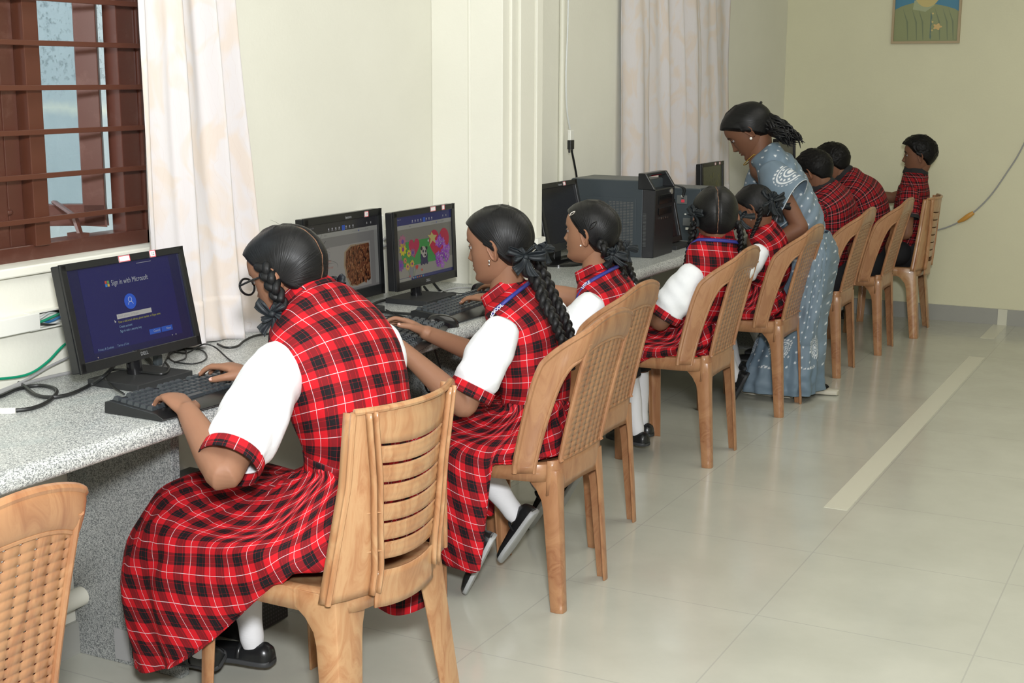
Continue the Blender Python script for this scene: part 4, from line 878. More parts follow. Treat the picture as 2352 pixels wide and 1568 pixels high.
def head_mesh(mb, face=1.0, brow=True, female=True):
    """skin head with nose, lips, brows, eye sockets; slot 0 skin, 1 eye white, 2 iris"""
    nth, nzz = 150, 120; th0 = np.linspace(-PI, PI, nth, endpoint=False); th = th0-.42*np.sin(th0)*1.0  # denser to the front
    zz = np.concatenate([np.linspace(-.108, -.095, 10, endpoint=False), np.linspace(-.095, .045, 84, endpoint=False), np.linspace(.045, .107, 26)])
    Z, TH = np.meshgrid(zz, th, indexing='ij'); X, Y = head_base(TH, Z); front = np.clip((Y-.01)/.05, 0, 1); ax = np.abs(X)
    N = np.interp(Z, [-.046, -.040, -.034, -.027, -.018, -.005, .010, .020], [0, .004, .015, .0225, .018, .0115, .006, 0])
    Y = Y+front*N*np.exp(-(ax/(.0068+.0035*g(Z, -.028, .010)))**2)+front*.0075*g(ax, .0125, .0058)*g(Z, -.031, .0065)
    Y -= front*.0095*g(ax, .031, .0145)*g(Z, .008, .0105); Y += front*.0035*g(ax, .028, .018)*g(Z, .027, .006)
    Y -= front*.005*g(ax, .010, .006)*g(Z, .010, .010)
    lw = np.clip(1-(ax/.026)**2, 0, 1)
    Y += front*lw*(.0058*g(Z, -.0495, .0040)+.0068*g(Z, -.0605, .0048)-.0062*g(Z, -.0552, .0016)); Y -= front*.002*g(ax, 0, .003)*g(Z, -.042, .004)
    Y -= front*.0035*g(Z, -.072, .005)*g(ax, 0, .02); Y += front*.005*g(Z, -.090, .011)*g(ax, 0, .018)
    X = X*(1+.035*g(Z, -.022, .02)*np.clip((Y-.0)/.05, 0, 1))
    C = np.ones(Z.shape+(3,)); lip = np.clip(lw*1.3, 0, 1)*np.clip(g(Z, -.0495, .0048)+g(Z, -.0608, .0055), 0, 1)*(Y > .05)*np.clip((.024-ax)/.006, 0, 1)
    C *= (1-lip[..., None]*(1-np.array((.80, .52, .52))))
    bz = .0265+.004*np.clip((ax-.015)/.02, 0, 1)-.010*np.clip((ax-.034)/.016, 0, 1)**1.5
    eb = np.clip(1.4*g(Z, bz, .0030 if female else .0042)*np.clip((ax-.009)/.006, 0, 1)*np.clip((.051-ax)/.008, 0, 1), 0, 1)*(Y > .02)
    C *= (1-eb[..., None]*.93); C *= (1-.30*(g(ax, .0075, .004)*g(Z, -.0375, .003)*(Y > .05))[..., None])
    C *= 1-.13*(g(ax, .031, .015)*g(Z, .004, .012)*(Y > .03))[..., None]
    P = np.stack([X, Y, Z], -1)
    mb.grid(P, cv=True, C=C); mb.add(P[0], [list(range(nth))[::-1]]); mb.add(P[-1], [list(range(nth))])
    for s in (-1, 1):   # eyes with lids
        c = np.array((s*.0305, .0655, .0075)); mb.ell(c, (.0118,)*3, 1, 16, 12); mb.ell(c+np.array((s*.0016, .0052, -.0010)), (.0080, .0072, .0074), 2, 14, 9)
        for (z0, z1, sc) in ((.02, 1.35, 1.10), (-1.35, -.42, 1.08)):
            a = np.linspace(-1.45, 1.45, 17); e = np.linspace(z0, z1, 8)
            mb.grid([[c+.0118*sc*np.array((math.sin(q)*math.cos(w_), math.cos(q)*math.cos(w_), math.sin(w_))) for q in a] for w_ in e], C=np.ones((8, 17, 3))*.88)
        a = np.linspace(-1.4, 1.4, 17); mb.loft(tube_rings([c+.0132*np.array((math.sin(q)*math.cos(.13), math.cos(q)*math.cos(.13), math.sin(.13))) for q in a], [.0004]+[.0010]*15+[.0004], 6), m=2)
    for s in (-1, 1):   # ears: shell with a rolled rim, a hollow and a lobe
        e = np.array((s*.0690, -.014, -.006)); prof_ = ((0, .0035), (.30, .0035), (.45, .0050), (.56, .0095), (.66, .0085), (.76, .0080), (.87, .0125), (.97, .0120), (1.03, .0080), (1.02, .0), (.9, -.012)); G_ = []; CC = []
        for r_, h_ in prof_:
            row = []; cr = []
            for q in np.linspace(0, 2*PI, 28, endpoint=False):
                y_ = .0165*math.cos(q)*(1 if math.sin(q) > -.2 else .80)*r_-.002; z_ = (.0290*math.sin(q) if math.sin(q) > 0 else .0330*math.sin(q))*r_
                lobe = max(0, -math.sin(q)-.55)*2; hh = h_*(1-.55*lobe)+.0045*lobe*(r_ < 1)+.55*max(0, -y_)*(h_ > 0)-.10*max(0, y_)
                row.append(e+np.array((s*hh, y_+.10*z_, z_))); k = .62+.38*min(1, max(0, (r_-.35)/.3)) if r_ < .7 else 1.0; k = k+(1-k)*lobe; cr.append((k, k*.96, k*.95))
            G_.append(row); CC.append(cr)
        mb.grid(G_, cv=True, C=CC, flip=(s > 0)); mb.add(G_[0], [list(range(28))], None, 0, CC[0])
def rotm(f, u):
    f = np.array(f, float); f /= np.linalg.norm(f); r = np.cross(f, u); r /= np.linalg.norm(r); return np.column_stack([r, f, np.cross(r, f)])
HLZ = [-.09, -.07, -.045, -.02, 0, .02, .04, .055, .066, .074, .08, .12]
HLY = [-.055, -.045, -.030, -.014, .004, .030, .050, .066, .078, .10, .2, .3]
def hair_cap(mb, thick=.012, part=0, gather=None, boy=False, low=0.012, seed=0, bulge=0, fringe=0):
    """hair mass following the skull; dips under the skin outside the hairline"""
    nth, nzz = 200, 110; th = np.linspace(0, 2*PI, nth+1)[:-1]; zz = np.linspace(-.085-low, .1068, nzz); Z, TH = np.meshgrid(zz, th, indexing='ij')
    Zc = np.maximum(Z, -.1); X0, Y0 = head_base(TH, Zc)
    hy = np.interp(Z, HLZ, HLY) if not boy else np.interp(Z, [-.09, -.07, -.05, -.03, -.01, .01, .03, .045, .057, .066, .07, .12], [-.064, -.052, -.045, -.036, -.02, .012, .038, .050, .062, .074, .2, .3])
    inside = np.clip((hy-Y0)/np.where(Y0 > .01, .034, .016), 0, 1); inside = inside*inside*(3-2*inside); nap = np.clip((Z+.085+low)/.02, 0, 1) if not boy else np.clip((Z+.084)/.03, 0, 1)
    off = -.004+(thick+.004)*inside*nap
    if bulge: off += bulge*inside*g(Z, .02, .06)*np.clip(-Y0/.09, 0, 1)
    if part: off -= .0042*np.exp(-(X0/.0055)**2)*inside*min(part, 1)
    topf = np.clip((.107-Z)/.02, 0, 1)
    nzv = np.array([[nz((X0[i, j]*14, Y0[i, j]*14, Z[i, j]*14), 1, seed) for j in range(nth)] for i in range(nzz)])
    off = off+inside*nzv*(.0022 if not boy else .004)
    if boy:
        n2 = np.array([[nz((X0[i, j]*90, Y0[i, j]*60, Z[i, j]*60), 1, seed+5) for j in range(nth)] for i in range(nzz)]); off += inside*np.abs(n2)*.006*np.clip((Z+.03)/.06, .15, 1)
        off += inside*.010*np.clip((Z-.04)/.05, 0, 1)*np.clip((Y0+.06)/.1, 0, 1)
        off -= inside*.008*np.clip((-.0-Z)/.05, 0, 1)
    X, Y = head_base(TH, Zc, off); Zf = Z+off*np.clip((Z-.02)/.087, 0, 1)**1.5
    P = np.stack([X, Y, Zf], -1); UV = np.zeros((nzz, nth+1, 2))
    Pe = np.concatenate([P, P[:, :1]], 1)
    if gather is not None:
        F = []; UVF = []
        for i in range(nzz-1):
            for j in range(nth):
                j2 = (j+1) % nth; q = [i*nth+j, i*nth+j2, (i+1)*nth+j2, (i+1)*nth+j]; F.append(q[::-1])
        fl = P.reshape(-1, 3); res = []
        for s in (-1, 1):
            G = np.array(gather)*np.array((s, 1, 1)); d = fl-G; d /= np.linalg.norm(d, axis=1)[:, None]+1e-9
            ax_ = np.array((s, -.25, -.2)); ax_ /= np.linalg.norm(ax_); e1 = np.cross(ax_, (0, 0, 1)); e1 /= np.linalg.norm(e1); e2 = np.cross(e1, ax_)
            # angle around the gather point, branch cut turned down to the nape
            A = np.arctan2(d@e1, d@e2*1.0); res.append(np.stack([A*26+nzv.reshape(-1)*1.2, np.linalg.norm(fl-G, axis=1)*9], -1))
        for f in F:
            s = 0 if fl[f, 0].mean() < 0 else 1; u = res[s][f].copy()
            if u[:, 0].max()-u[:, 0].min() > 80: u[u[:, 0] < 0, 0] += 2*PI*26
            UVF.append([tuple(x) for x in u])
        mb.add(fl, F, UVF)
    else:
        for i in range(nzz):
            for j in range(nth+1): UV[i, j] = (j/nth*60+nzv[i, j % nth]*2, i*.05) if not boy else (j/nth*110, i*.35+nzv[i, j % nth])
        mb.grid(P, cv=True, uv=UV, flip=True)
    mb.add(P[-1], [list(range(nth))])
    jb = nth//2; line_ = [P[i, jb] for i in range(nzz) if Z[i, 0] > -.062]+[P[i, 0] for i in range(nzz-1, -1, -1) if Z[i, 0] > .078]; return np.array(line_)
def braid_mesh(pts, r0, r1, lat=(0, 1, 0)):
    """flat plait of three locks crossing left and right; lat is its broad direction"""
    n = 30*len(pts); C = crom(pts, n); T = np.gradient(C, axis=0); ln = np.linalg.norm(T, axis=1); s = np.concatenate([[0], np.cumsum(ln[:-1])]); T /= ln[:, None]; L = s[-1]; mb = MB(); A = []; B = []
    for i in range(n):
        a = np.array(lat, float); a = a-T[i]*(a@T[i]); a = unit(a); A.append(a); B.append(np.cross(T[i], a))
    ph = 0; PH = []
    for i in range(n):
        R = r0*(1-s[i]/L)+r1*s[i]/L; ph += (s[i]-s[i-1] if i else 0)*2*PI/(R*4.3); PH.append(ph)
    for k in range(3):
        P = []; RR = []
        for i in range(n):
            R = r0*(1-s[i]/L)+r1*s[i]/L; w_ = PH[i]+2*PI*k/3; P.append(C[i]+A[i]*R*.60*math.sin(w_)+B[i]*R*.34*math.sin(2*w_)); RR.append(R*(.56+.04*math.cos(2*w_)))
        RR[-1] *= .5; RG = tube_rings(P, RR, 14, roundcap=True); uv = np.zeros((len(RG), 15, 2))
        for i in range(len(RG)): uv[i, :, 0] = np.linspace(0, 34, 15); uv[i, :, 1] = i*.05
        mb.loft(RG, uv=uv)
    return mb
def bow(c, n, s=1.0, up=(0, 0, 1)):
    """knotted cloth ribbon: crumpled loops and two tails"""
    a, b, d = frame_of(n, up); mb = MB(); c = np.array(c, float)
    rs = random.Random(int(abs(c[0]*1000+c[1]*7000)) % 9973)
    for k, (ang, ln, wd) in enumerate(((.1, .044, .012), (.8, .026, .010), (2.7, .040, .012), (3.5, .030, .010), (1.7, .022, .009))):
        ang += rs.uniform(-.35, .35); ln *= rs.uniform(.75, 1.15); u = a*math.cos(ang)+b*math.sin(ang); v_ = np.cross(d, u); tw = rs.uniform(-.9, .9); P = []; o1 = rs.uniform(0, 9)
        for t_ in np.linspace(0, 1, 26):
            q = 2*PI*t_; ex = (1-math.cos(q))/2; p = c+s*(u*(.003+ln*ex)+d*(.009*math.sin(q)*(.6+.4*ex)+.004)+v_*.005*math.sin(q+o1)); wv = unit(v_*math.cos(tw)+d*math.sin(tw))
            w_ = s*wd*(.28+.72*ex**.8); row = []
            for x in np.linspace(-1, 1, 9):
                z_ = p+wv*w_*x+d*s*.0030*math.sin(4.5*x+o1+3*t_)*ex; z_ = z_+d*s*.005*nz(z_*60, 1, o1)*ex+u*s*.004*nz(z_*45, 1, o1+4)*ex; row.append(z_)
            P.append(row)
        mb.grid(P)
    for k, (ang, ln) in enumerate(((-1.1, .052), (-1.9, .044))):
        ang += rs.uniform(-.3, .3); u = a*math.cos(ang)+b*math.sin(ang); v_ = np.cross(d, u); o1 = rs.uniform(0, 9)
        mb.grid([[c+s*(u*ln*t_*(1+.12*x)+d*(.004+.007*math.sin(4*t_+o1))+v_*((.004+.008*t_)*x+.006*math.sin(3*t_+o1)*t_)+d*.003*math.sin(5*x+o1)*t_) for x in np.linspace(-1, 1, 9)] for t_ in np.linspace(0, 1, 16)])
    mb.ell(c+d*.006*s, (.0075*s, .0075*s, .0065*s), 0, 14, 8); return mb
# ---------------------------------------------------------------- hands and bodies
def unit(v): v = np.array(v, float); return v/np.linalg.norm(v)
def hand(mb, W, d, n, tdir, k=1.0, curl=(.25, .5, .45), spread=.10, lift=(0, 0, 0, 0), nails=None, thumb_in=.3):
    """W wrist, d finger direction, n back-of-hand normal, tdir towards the thumb"""
    d = unit(d); n = unit(np.array(n)-d*(np.array(n)@d)); t_ = np.cross(d, n); t_ = t_ if t_@np.array(tdir) > 0 else -t_; W = np.array(W, float); R = []
    for s, hw, hh, dz in ((-.018, .021, .0165, 0), (0, .0225, .016, 0), (.02, .029, .0155, .001), (.045, .0345, .0145, .003), (.068, .036, .013, .003), (.080, .033, .0105, .001), (.086, .026, .006, 0)):
        c = W+d*s*k+n*dz*k; th = np.linspace(0, 2*PI, 20, endpoint=False); R.append(c+np.outer(np.sign(np.cos(th))*np.abs(np.cos(th))**.85*hw*k, t_)+np.outer(np.sin(th)*hh*k, n))
    mb.loft(R)
    for i, (o, bl, ln) in enumerate(((.0265, .074, .066), (.0090, .078, .074), (-.0090, .075, .068), (-.0255, .067, .053))):
        p = W+(d*bl+t_*o+n*.002)*k; ang = -.12-lift[i]; q = [p-d*.012*k, p]; sp = spread*(1.5-i)/1.5; dirn = unit(d+t_*sp*.9)
        for j, (sg, cu) in enumerate(zip((.46, .30, .24), curl)):
            ang += cu*(1.0 if j else .8); dd = dirn*math.cos(ang)-n*math.sin(ang); q.append(q[-1]+dd*ln*sg*k*.5); q.append(q[-1]+dd*ln*sg*k*.5)
        rr = np.array((.0092, .0088, .0082, .0078, .0074, .0070, .0064, .0056))*k*(1.0 if i < 3 else .88)
        mb.loft(tube_rings(q, rr, 12, roundcap=True))
        if nails is not None:
            nn = unit(n*math.cos(ang)+dirn*math.sin(ang)); c = q[-1]-dd*.004*k+nn*.0042*k; a_ = np.cross(dd, nn); nails.ell(c, (.0046*k, .0062*k, .0016*k), 0, 12, 7, R=np.column_stack([a_, dd, nn]))
    p = W+(d*.016+t_*.018-n*.004)*k; td = unit(d*.62+t_*.72-n*thumb_in); q = [p, p+td*.022*k, p+td*.042*k]; td2 = unit(d*.85+t_*.35-n*(thumb_in+.1)); q += [q[-1]+td2*.014*k, q[-1]+td2*.028*k, q[-1]+td2*.036*k]
    mb.loft(tube_rings(q, np.array((.015, .0135, .0105, .0098, .009, .007))*k, 12, roundcap=True))
    if nails is not None:
        nn = unit(n*.5+t_*.75); nn = unit(nn-td2*(nn@td2)); nails.ell(q[-1]-td2*.002*k+nn*.0052*k, (.0055*k, .007*k, .0018*k), 0, 12, 7, R=np.column_stack([np.cross(td2, nn), td2, nn]))
def remesh(mb, vox, smooth=3):
    me = mb.mesh('r'); o = bpy.data.objects.new('r', me); COL.objects.link(o)
    md = o.modifiers.new('v', 'REMESH'); md.mode = 'VOXEL'; md.voxel_size = vox; md.use_smooth_shade = True
    sm = o.modifiers.new('s', 'SMOOTH'); sm.factor = .5; sm.iterations = smooth
    dg = bpy.context.evaluated_depsgraph_get(); dg.update(); e = bpy.data.meshes.new_from_object(o.evaluated_get(dg)); bpy.data.objects.remove(o)
    V = np.array([v.co[:] for v in e.vertices]); F = [list(p.vertices) for p in e.polygons]; bpy.data.meshes.remove(e); return V, F
def torso(sp, latP, latN, prof, nu=72, nv=48, wr=.004, seed=1, vofs=0.0):
    """garment shell: sp spine points waist to neck, prof rows of (t, half width, depth front, depth back)"""
    C = crom(sp, nv); T = np.gradient(C, axis=0); T /= np.linalg.norm(T, axis=1)[:, None]; s = np.concatenate([[0], np.cumsum(np.linalg.norm(np.diff(C, axis=0), axis=1))])
    P = np.zeros((nv, nu, 3)); UV = np.zeros((nv, nu+1, 2)); pr = np.array(prof); tt = np.linspace(0, 1, nv); al = np.linspace(0, 2*PI, nu, endpoint=False)
    cs = CubicLike(pr[:, 0], pr[:, 1:], tt)
    for i in range(nv):
        L = unit(np.array(latP)*(1-tt[i])+np.array(latN)*tt[i]); L = unit(L-T[i]*(L@T[i])); F = np.cross(T[i], L); hw, hf, hb = cs[i]
        for j, a in enumerate(al):
            c_, s_ = math.cos(a), math.sin(a); e = .82; x = hw*np.sign(s_)*abs(s_)**e; y = (hf if c_ > 0 else hb)*np.sign(c_)*abs(c_)**e
            p = C[i]+L*x+F*y; w_ = nz(p*9, 1, seed)*wr+nz(p*22, 1, seed+3)*wr*.4; P[i, j] = p+(L*s_+F*c_)*w_
        q = np.vstack([P[i], P[i][:1]]); arc = np.concatenate([[0], np.cumsum(np.linalg.norm(np.diff(q, axis=0), axis=1))]); UV[i, :, 0] = arc-arc[nu//2]; UV[i, :, 1] = s[i]*1.04+vofs
    return P, UV, T
def CubicLike(x, Y, q):
    out = np.zeros((len(q), Y.shape[1]))
    for k in range(Y.shape[1]):
        y = Y[:, k]; m = np.gradient(y, x)
        for i, v_ in enumerate(q):
            j = min(max(np.searchsorted(x, v_)-1, 0), len(x)-2); h = x[j+1]-x[j]; t_ = (v_-x[j])/h
            out[i, k] = (2*t_**3-3*t_**2+1)*y[j]+(t_**3-2*t_**2+t_)*h*m[j]+(-2*t_**3+3*t_**2)*y[j+1]+(t_**3-t_**2)*h*m[j+1]
    return out
def tube_uv(R, rad, pl=0.0):
    n = R.shape[1]; uv = np.zeros((R.shape[0], n+1, 2)); c = R.mean(1); s = np.concatenate([[0], np.cumsum(np.linalg.norm(np.diff(c, axis=0), axis=1))])
    uv[:, :, 0] = np.linspace(0, 2*PI*rad, n+1)[None]; uv[:, :, 1] = s[:, None]; return uv
def skirt(rows, nu=120, nv=70, pleats=11, amp=.010, seed=1, ucirc=1.25, fold=1.0, dip=.02):
    """bent cloth tube; rows: centre, direction to the outer side of the bend, half width, half thickness; lateral is given by L"""
    Q = np.array([np.concatenate([r[0], r[1], r[2], [r[3], r[4]]]) for r in rows], float); Q = crom(Q, nv); P = np.zeros((nv, nu, 3)); UV = np.zeros((nv, nu+1, 2)); al = np.linspace(0, 2*PI, nu, endpoint=False)
    for i in range(nv):
        f = i/(nv-1); c = Q[i, :3]; B = unit(Q[i, 3:6]); L = unit(Q[i, 6:9]); a, b = Q[i, 9:11]
        for j, q in enumerate(al):
            c_, s_ = math.cos(q), math.sin(q); eb = .8 if c_ > 0 else .8-.38*math.sin(PI*min(1, f*1.5))**.5; x = a*np.sign(s_)*abs(s_)**(.85 if c_ > 0 else eb); y = b*np.sign(c_)*abs(c_)**eb
            y -= dip*max(0, c_)*math.exp(-(x/(a*.35))**2)*math.sin(PI*min(1, f*1.3))**2
            pl = fold*amp*(.35+f*1.3)*(math.sin(pleats*q+2.2*math.sin(2*q+seed)+3*f*math.sin(q+seed))*.6+.4*math.sin(2.3*pleats*q+seed+4*f))
            p0 = c+L*x+B*y; w_ = pl+.012*fold*nz((s_*2.2+seed, c_*2.2, f*5), 1)+.006*fold*nz((s_*6+seed, c_*6, f*16), 1)
            P[i, j] = p0+(L*s_+B*c_)*w_
    d = np.linalg.norm(np.diff(P, axis=0), axis=2); v = np.vstack([np.zeros(nu), np.cumsum(d, axis=0)]); vm = v.mean(1)[:, None]*.35+v*.65
    UV[:, :nu, 1] = vm; UV[:, nu, 1] = vm[:, 0]; ap = np.linspace(0, ucirc, nu+1); UV[:, :, 0] = ap[None]; return P, UV
def drape(waist, outl, hem, yc, nu=170, nv=100, amp=.011, seed=1, circ=1.45, rot=.35, narrow=.80, far=None, ns=0.0, pw=1.0):
    """skirt of a seated figure: loops from the waist over the lap and seat down to the hem.
    waist = (x, y, z, half y, half x); outl = rows (x front, x back, half y, z front, z side, z back); hem = (z low, z high, x start, x end)"""
    al = np.linspace(0, 2*PI, nu, endpoint=False); L = []
    def loop(xf, xb, hy, zf, zs, zb, e=.62, yy=yc):
        row = []
        for q in al:
            c, s_ = math.cos(q), math.sin(q); x = (xf+xb)/2+(xf-xb)/2*np.sign(c)*abs(c)**e; y = yy+hy*np.sign(s_)*abs(s_)**e; k = abs(c)**1.6
            row.append((x, y, (zf if c > 0 else zb)*k+zs*(1-k)))
        return np.array(row)
    wx, wy, wz, hy, hx = waist; L.append(loop(wx-hx*.9, wx+hx*.9, hy*.9, wz+.03, wz+.03, wz+.03, 1.0, wy)); L.append(loop(wx-hx*1.04, wx+hx*1.04, hy*1.04, wz, wz, wz, 1.0, wy))
    for i, r in enumerate(outl): L.append(loop(*r, e=(.85, .62, .58, .58, .60)[min(i, 4)]))
    last = L[-1]; zl, zh, x0, x1 = hem; H = last.copy()
    for j in range(nu):
        t_ = min(1, max(0, (H[j, 0]-x0)/(x1-x0))); H[j, 2] = zl+(zh-zl)*(t_*t_*(3-2*t_) if abs(x1-x0) < .1 else t_**pw)
        if far: ff = min(1, max(0, (H[j, 1]-yc)/.12)); H[j, 2] = max(H[j, 2], far*ff*min(1, max(0, (H[j, 0]-x0+.25)/.15)))
    for k in range(len(L)-1, 1, -1):   # loops above never fall below the hem
        for j in range(nu): L[k][j, 2] = max(L[k][j, 2], H[j, 2]+.004*(len(L)-k))
    L.append(H)
    for R_ in L[3:]:
        xm = R_[:, 0].min()*.5+R_[:, 0].max()*.5; t_ = np.clip((R_[:, 0]-xm-ns)/.15, 0, 1); R_[:, 1] = yc+(R_[:, 1]-yc)*(1-(1-narrow)*t_*t_*(3-2*t_))
    Q = crom(np.array(L).reshape(len(L), -1), nv).reshape(nv, nu, 3); P = Q.copy()
    for i in range(nv):
        f = i/(nv-1); c = Q[i].mean(0)
        for j, q in enumerate(al):
            d = Q[i, j]-c; d[2] *= .5; d = d/(np.linalg.norm(d)+1e-9); g_ = math.exp(-((f-.22)/.13)**2); lo = max(0, (f-.45))*1.8
            w_ = amp*(g_*.55*math.sin(24*q+2*math.sin(3*q+seed))+lo*.9*math.sin(8*q+1.5*math.sin(2*q+seed)+2*f)+lo*.5*math.sin(15*q+seed+3*f))
            w_ += .016*min(1, f*2)*nz((math.cos(q)*1.8+seed, math.sin(q)*1.8+f*1.5, f*3), 1)+.007*nz((math.cos(q)*6+seed, math.sin(q)*6, f*9), 1)
            dg = math.sin(9*f+3.2*q+seed)*math.exp(-((f-.45)/.22)**2)*.006; P[i, j] += d*(w_+dg)
    dl = np.linalg.norm(np.diff(P, axis=0), axis=2); v = np.vstack([np.zeros(nu), np.cumsum(dl, axis=0)]); UV = np.zeros((nv, nu+1, 2)); V2 = np.c_[v, v[:, 0]]
    rw = Q[int(nv*.62)]; ar = np.concatenate([[0], np.cumsum(np.linalg.norm(np.diff(np.vstack([rw, rw[:1]]), axis=0), axis=1))]); U2 = ar[None]+np.zeros((nv, 1)); UV[..., 0] = U2*math.cos(rot)+V2*math.sin(rot); UV[..., 1] = V2*math.cos(rot)-U2*math.sin(rot); return P, UV
def shoe(parent_build, A, toe, up=(0, 0, 1), k=1.0, roll=0, pale=False):
    """A: point on the ground under the ankle"""
    d = unit(toe); u = unit(np.array(up)-d*(np.array(up)@d)); s = np.cross(d, u); A = np.array(A, float); R = []; SR = []
    for x, hw, h in ((-.058, .018, .040), (-.052, .026, .052), (-.035, .031, .060), (-.01, .033, .056), (.03, .034, .046), (.075, .040, .040), (.115, .041, .036), (.145, .034, .030), (.160, .022, .022), (.166, .010, .014)):
        th = np.linspace(0, 2*PI, 20, endpoint=False); c = A+d*x*k
        R.append([c+s*hw*k*math.cos(q)+u*k*(.012+max(-.0, (h-.012)*(max(0, math.sin(q))**.75))) for q in th])
        SR.append([c+s*(hw+.003)*k*np.sign(math.cos(q))*abs(math.cos(q))**.7+u*k*(.009+.009*np.sign(math.sin(q))*abs(math.sin(q))**.4) for q in th])
    up_ = MB().loft(R); st = [A+d*.028*k+s*.036*k*math.cos(q)+u*(.020+.036*math.sin(q))*k for q in np.linspace(0, PI, 10)]; up_.loft(tube_rings(st, .006*k, 8, flatten=.5))
    parent_build('shoe', up_, M['leather']); parent_build('sole', MB().loft(SR), M['solep'] if pale else M['sole'])
class Person:
    def __init__(s, label, at_, cat='person', group=None):
        s.r = empty('person', at_); tag(s.r, label, cat, group)
    def add(s, name, mb, m, **kw):
        o = mb.build(name, m, s.r, **kw); o.location = -s.r.location; return o
    def body(s, J, sk, hf, hu, hs=1.0, vox=.0036, hands=(), female=True, nails=True, legs=True, fat=1.0, noface=False):
        J = {k: np.array(v, float) for k, v in J.items()}; s.J = J; arm = MB(); nl = MB()
        for sd in 'LR':
            S_, E, W_ = J['S'+sd], J['E'+sd], J['W'+sd]; m1 = (S_+E)/2; m2 = E*.68+W_*.32
            arm.loft(tube_rings([S_, m1, E*.85+S_*.15, E, E*.88+W_*.12, m2, W_*.7+E*.3, W_], np.array((.032, .036, .035, .034, .036, .0355, .028, .0215))*fat, 20, 34, roundcap=True))
        for (W_, d, n, tdir, kw) in hands: hand(arm, W_, d, n, tdir, nails=nl if nails else None, **kw)
        V, F = remesh(arm, vox, 7); out = MB().add(V, F, None, 0, np.ones((len(V), 3)))
        if nails and nl.n: 
            nlm = nl; out.add(np.concatenate(nlm.v), nlm.f, None, 3, np.ones((nlm.n, 3)))
        tr = MB(); 
        hc = J['H']; RM = rotm(hf, hu); nk = hc+RM@np.array((0, -.027, -.045))*hs; nk2 = hc+RM@np.array((0, -.020, .02))*hs
        tr.loft(tube_rings([J['P'], J['C'], J['N']*.85+J['C']*.15-np.array((0, 0, .02)), J['N'], nk, nk2], [.078, .075, .062, .051*fat, .046*hs*fat, .045*hs], 24, 40, roundcap=True))
        tr.loft(tube_rings([J['SL'], J['N']*.5+J['C']*.5*0+J['N']*.5-np.array((0, 0, .05)), J['SR']], [.035, .045, .035], 16, 16, roundcap=True))
        if legs:
            for sd in 'LR':
                tr.loft(tube_rings([J['P']*.7+J['K'+sd]*.3, J['K'+sd]*.6+J['P']*.4, J['K'+sd], J['K'+sd]*.7+J['A'+sd]*.3, J['K'+sd]*.35+J['A'+sd]*.65, J['A'+sd]], [.050, .048, .044, .042, .036, .027], 18, 30, roundcap=True))
        V, F = remesh(tr, .0075); out.add(V, F, None, 0, np.ones((len(V), 3)))
        hm = MB(); head_mesh(hm, female=female)
        for k in range(len(hm.v)): hm.v[k] = hm.v[k]*hs@RM.T+hc
        out.add(np.concatenate(hm.v), hm.f, None, hm.m, np.concatenate(hm.c)); s.RM, s.hs, s.hc = RM, hs, hc
        return s.add('body', out, [sk, M['eyew'], M['iris'], M['nail']], weld=False, angle=0)
    def hp(s, p): return s.hc+s.RM@(np.array(p, float)*s.hs)
    def hair(s, m=None, **kw):
        mb = MB(); ln = hair_cap(mb, **kw); sk = kw.get('part', 0)
        for k in range(len(mb.v)): mb.v[k] = mb.v[k]*s.hs@s.RM.T+s.hc
        if sk >= 1:   # pale line of scalp along the parting
            ctr = np.array((0, -.005, .01)); rows = []
            for k, q in enumerate(ln):
                o = unit(q-ctr); wv = .0016+.0006*math.sin(k*.9)+.0005*math.sin(k*2.3); dx = .0012*math.sin(k*.35)
                rows.append([s.hc+s.RM@((q+o*e+np.array((wv*t_+dx, 0, 0)))*s.hs) for t_, e in ((-1, -.0008), (0, .0012), (1, -.0008))])
            s.add('hair_parting', MB().grid(rows, C=np.ones((len(rows), 3, 3))*1.05), M['skin1'], weld=False, angle=0)
        return s.add('hair', mb, m or M['hair'], weld=False, angle=0)
    def torso_g(s, sp, latP, latN, prof, m, name='tunic', collar=True, cm=None, **kw):
        P, UV, T = torso(sp, latP, latN, prof, **kw); o = s.add(name, MB().grid(P, cv=True, uv=UV, flip=True), m, angle=0, weld=False, solid=.003)
        if collar:
            c0 = P[-1]; c = c0.mean(0); R = []; UVc = np.zeros((5, len(c0)+1, 2)); ax_ = T[-1]
            for i, (h, k) in enumerate(((-.012, 1.12), (-.002, 1.10), (.012, 1.03), (.024, .99), (.0265, .95))): R.append(c+(c0-c)*k+ax_*h); UVc[i, :, 0] = np.linspace(0, .33, len(c0)+1); UVc[i, :, 1] = h+.05
            s.add('collar', MB().grid(R, cv=True, uv=UVc, flip=True), cm or m, angle=0, weld=False, solid=.003)
        return P
    def sleeve(s, S_, E, frac=.82, r=(.052, .062, .064, .060), cuff=True, m=None, cm=None, seed=1, cuffw=.03, out=.0):
        S_, E = np.array(S_, float), np.array(E, float); d = unit(E-S_); end = S_+(E-S_)*frac; st = S_-d*.012; L = np.linalg.norm(end-st); n = 40
        pts = [st, st+d*L*.25, st+d*L*.6, end-d*(cuffw if cuff else 0)]; R = tube_rings(pts, r, n, 36, upv=(0, 0, 1)); c = R.mean(1)
        for i in range(len(R)):
            f = i/(len(R)-1)
            for j in range(n):
                p = R[i, j]; rr = unit(p-c[i]); R[i, j] = p+rr*(.007*nz(p*11+seed, 1)+.004*math.sin(14*f+5*nz(p*6, 1, seed)+3*math.sin(j*2*PI/n))*f+.003*nz(p*28, 1, seed))
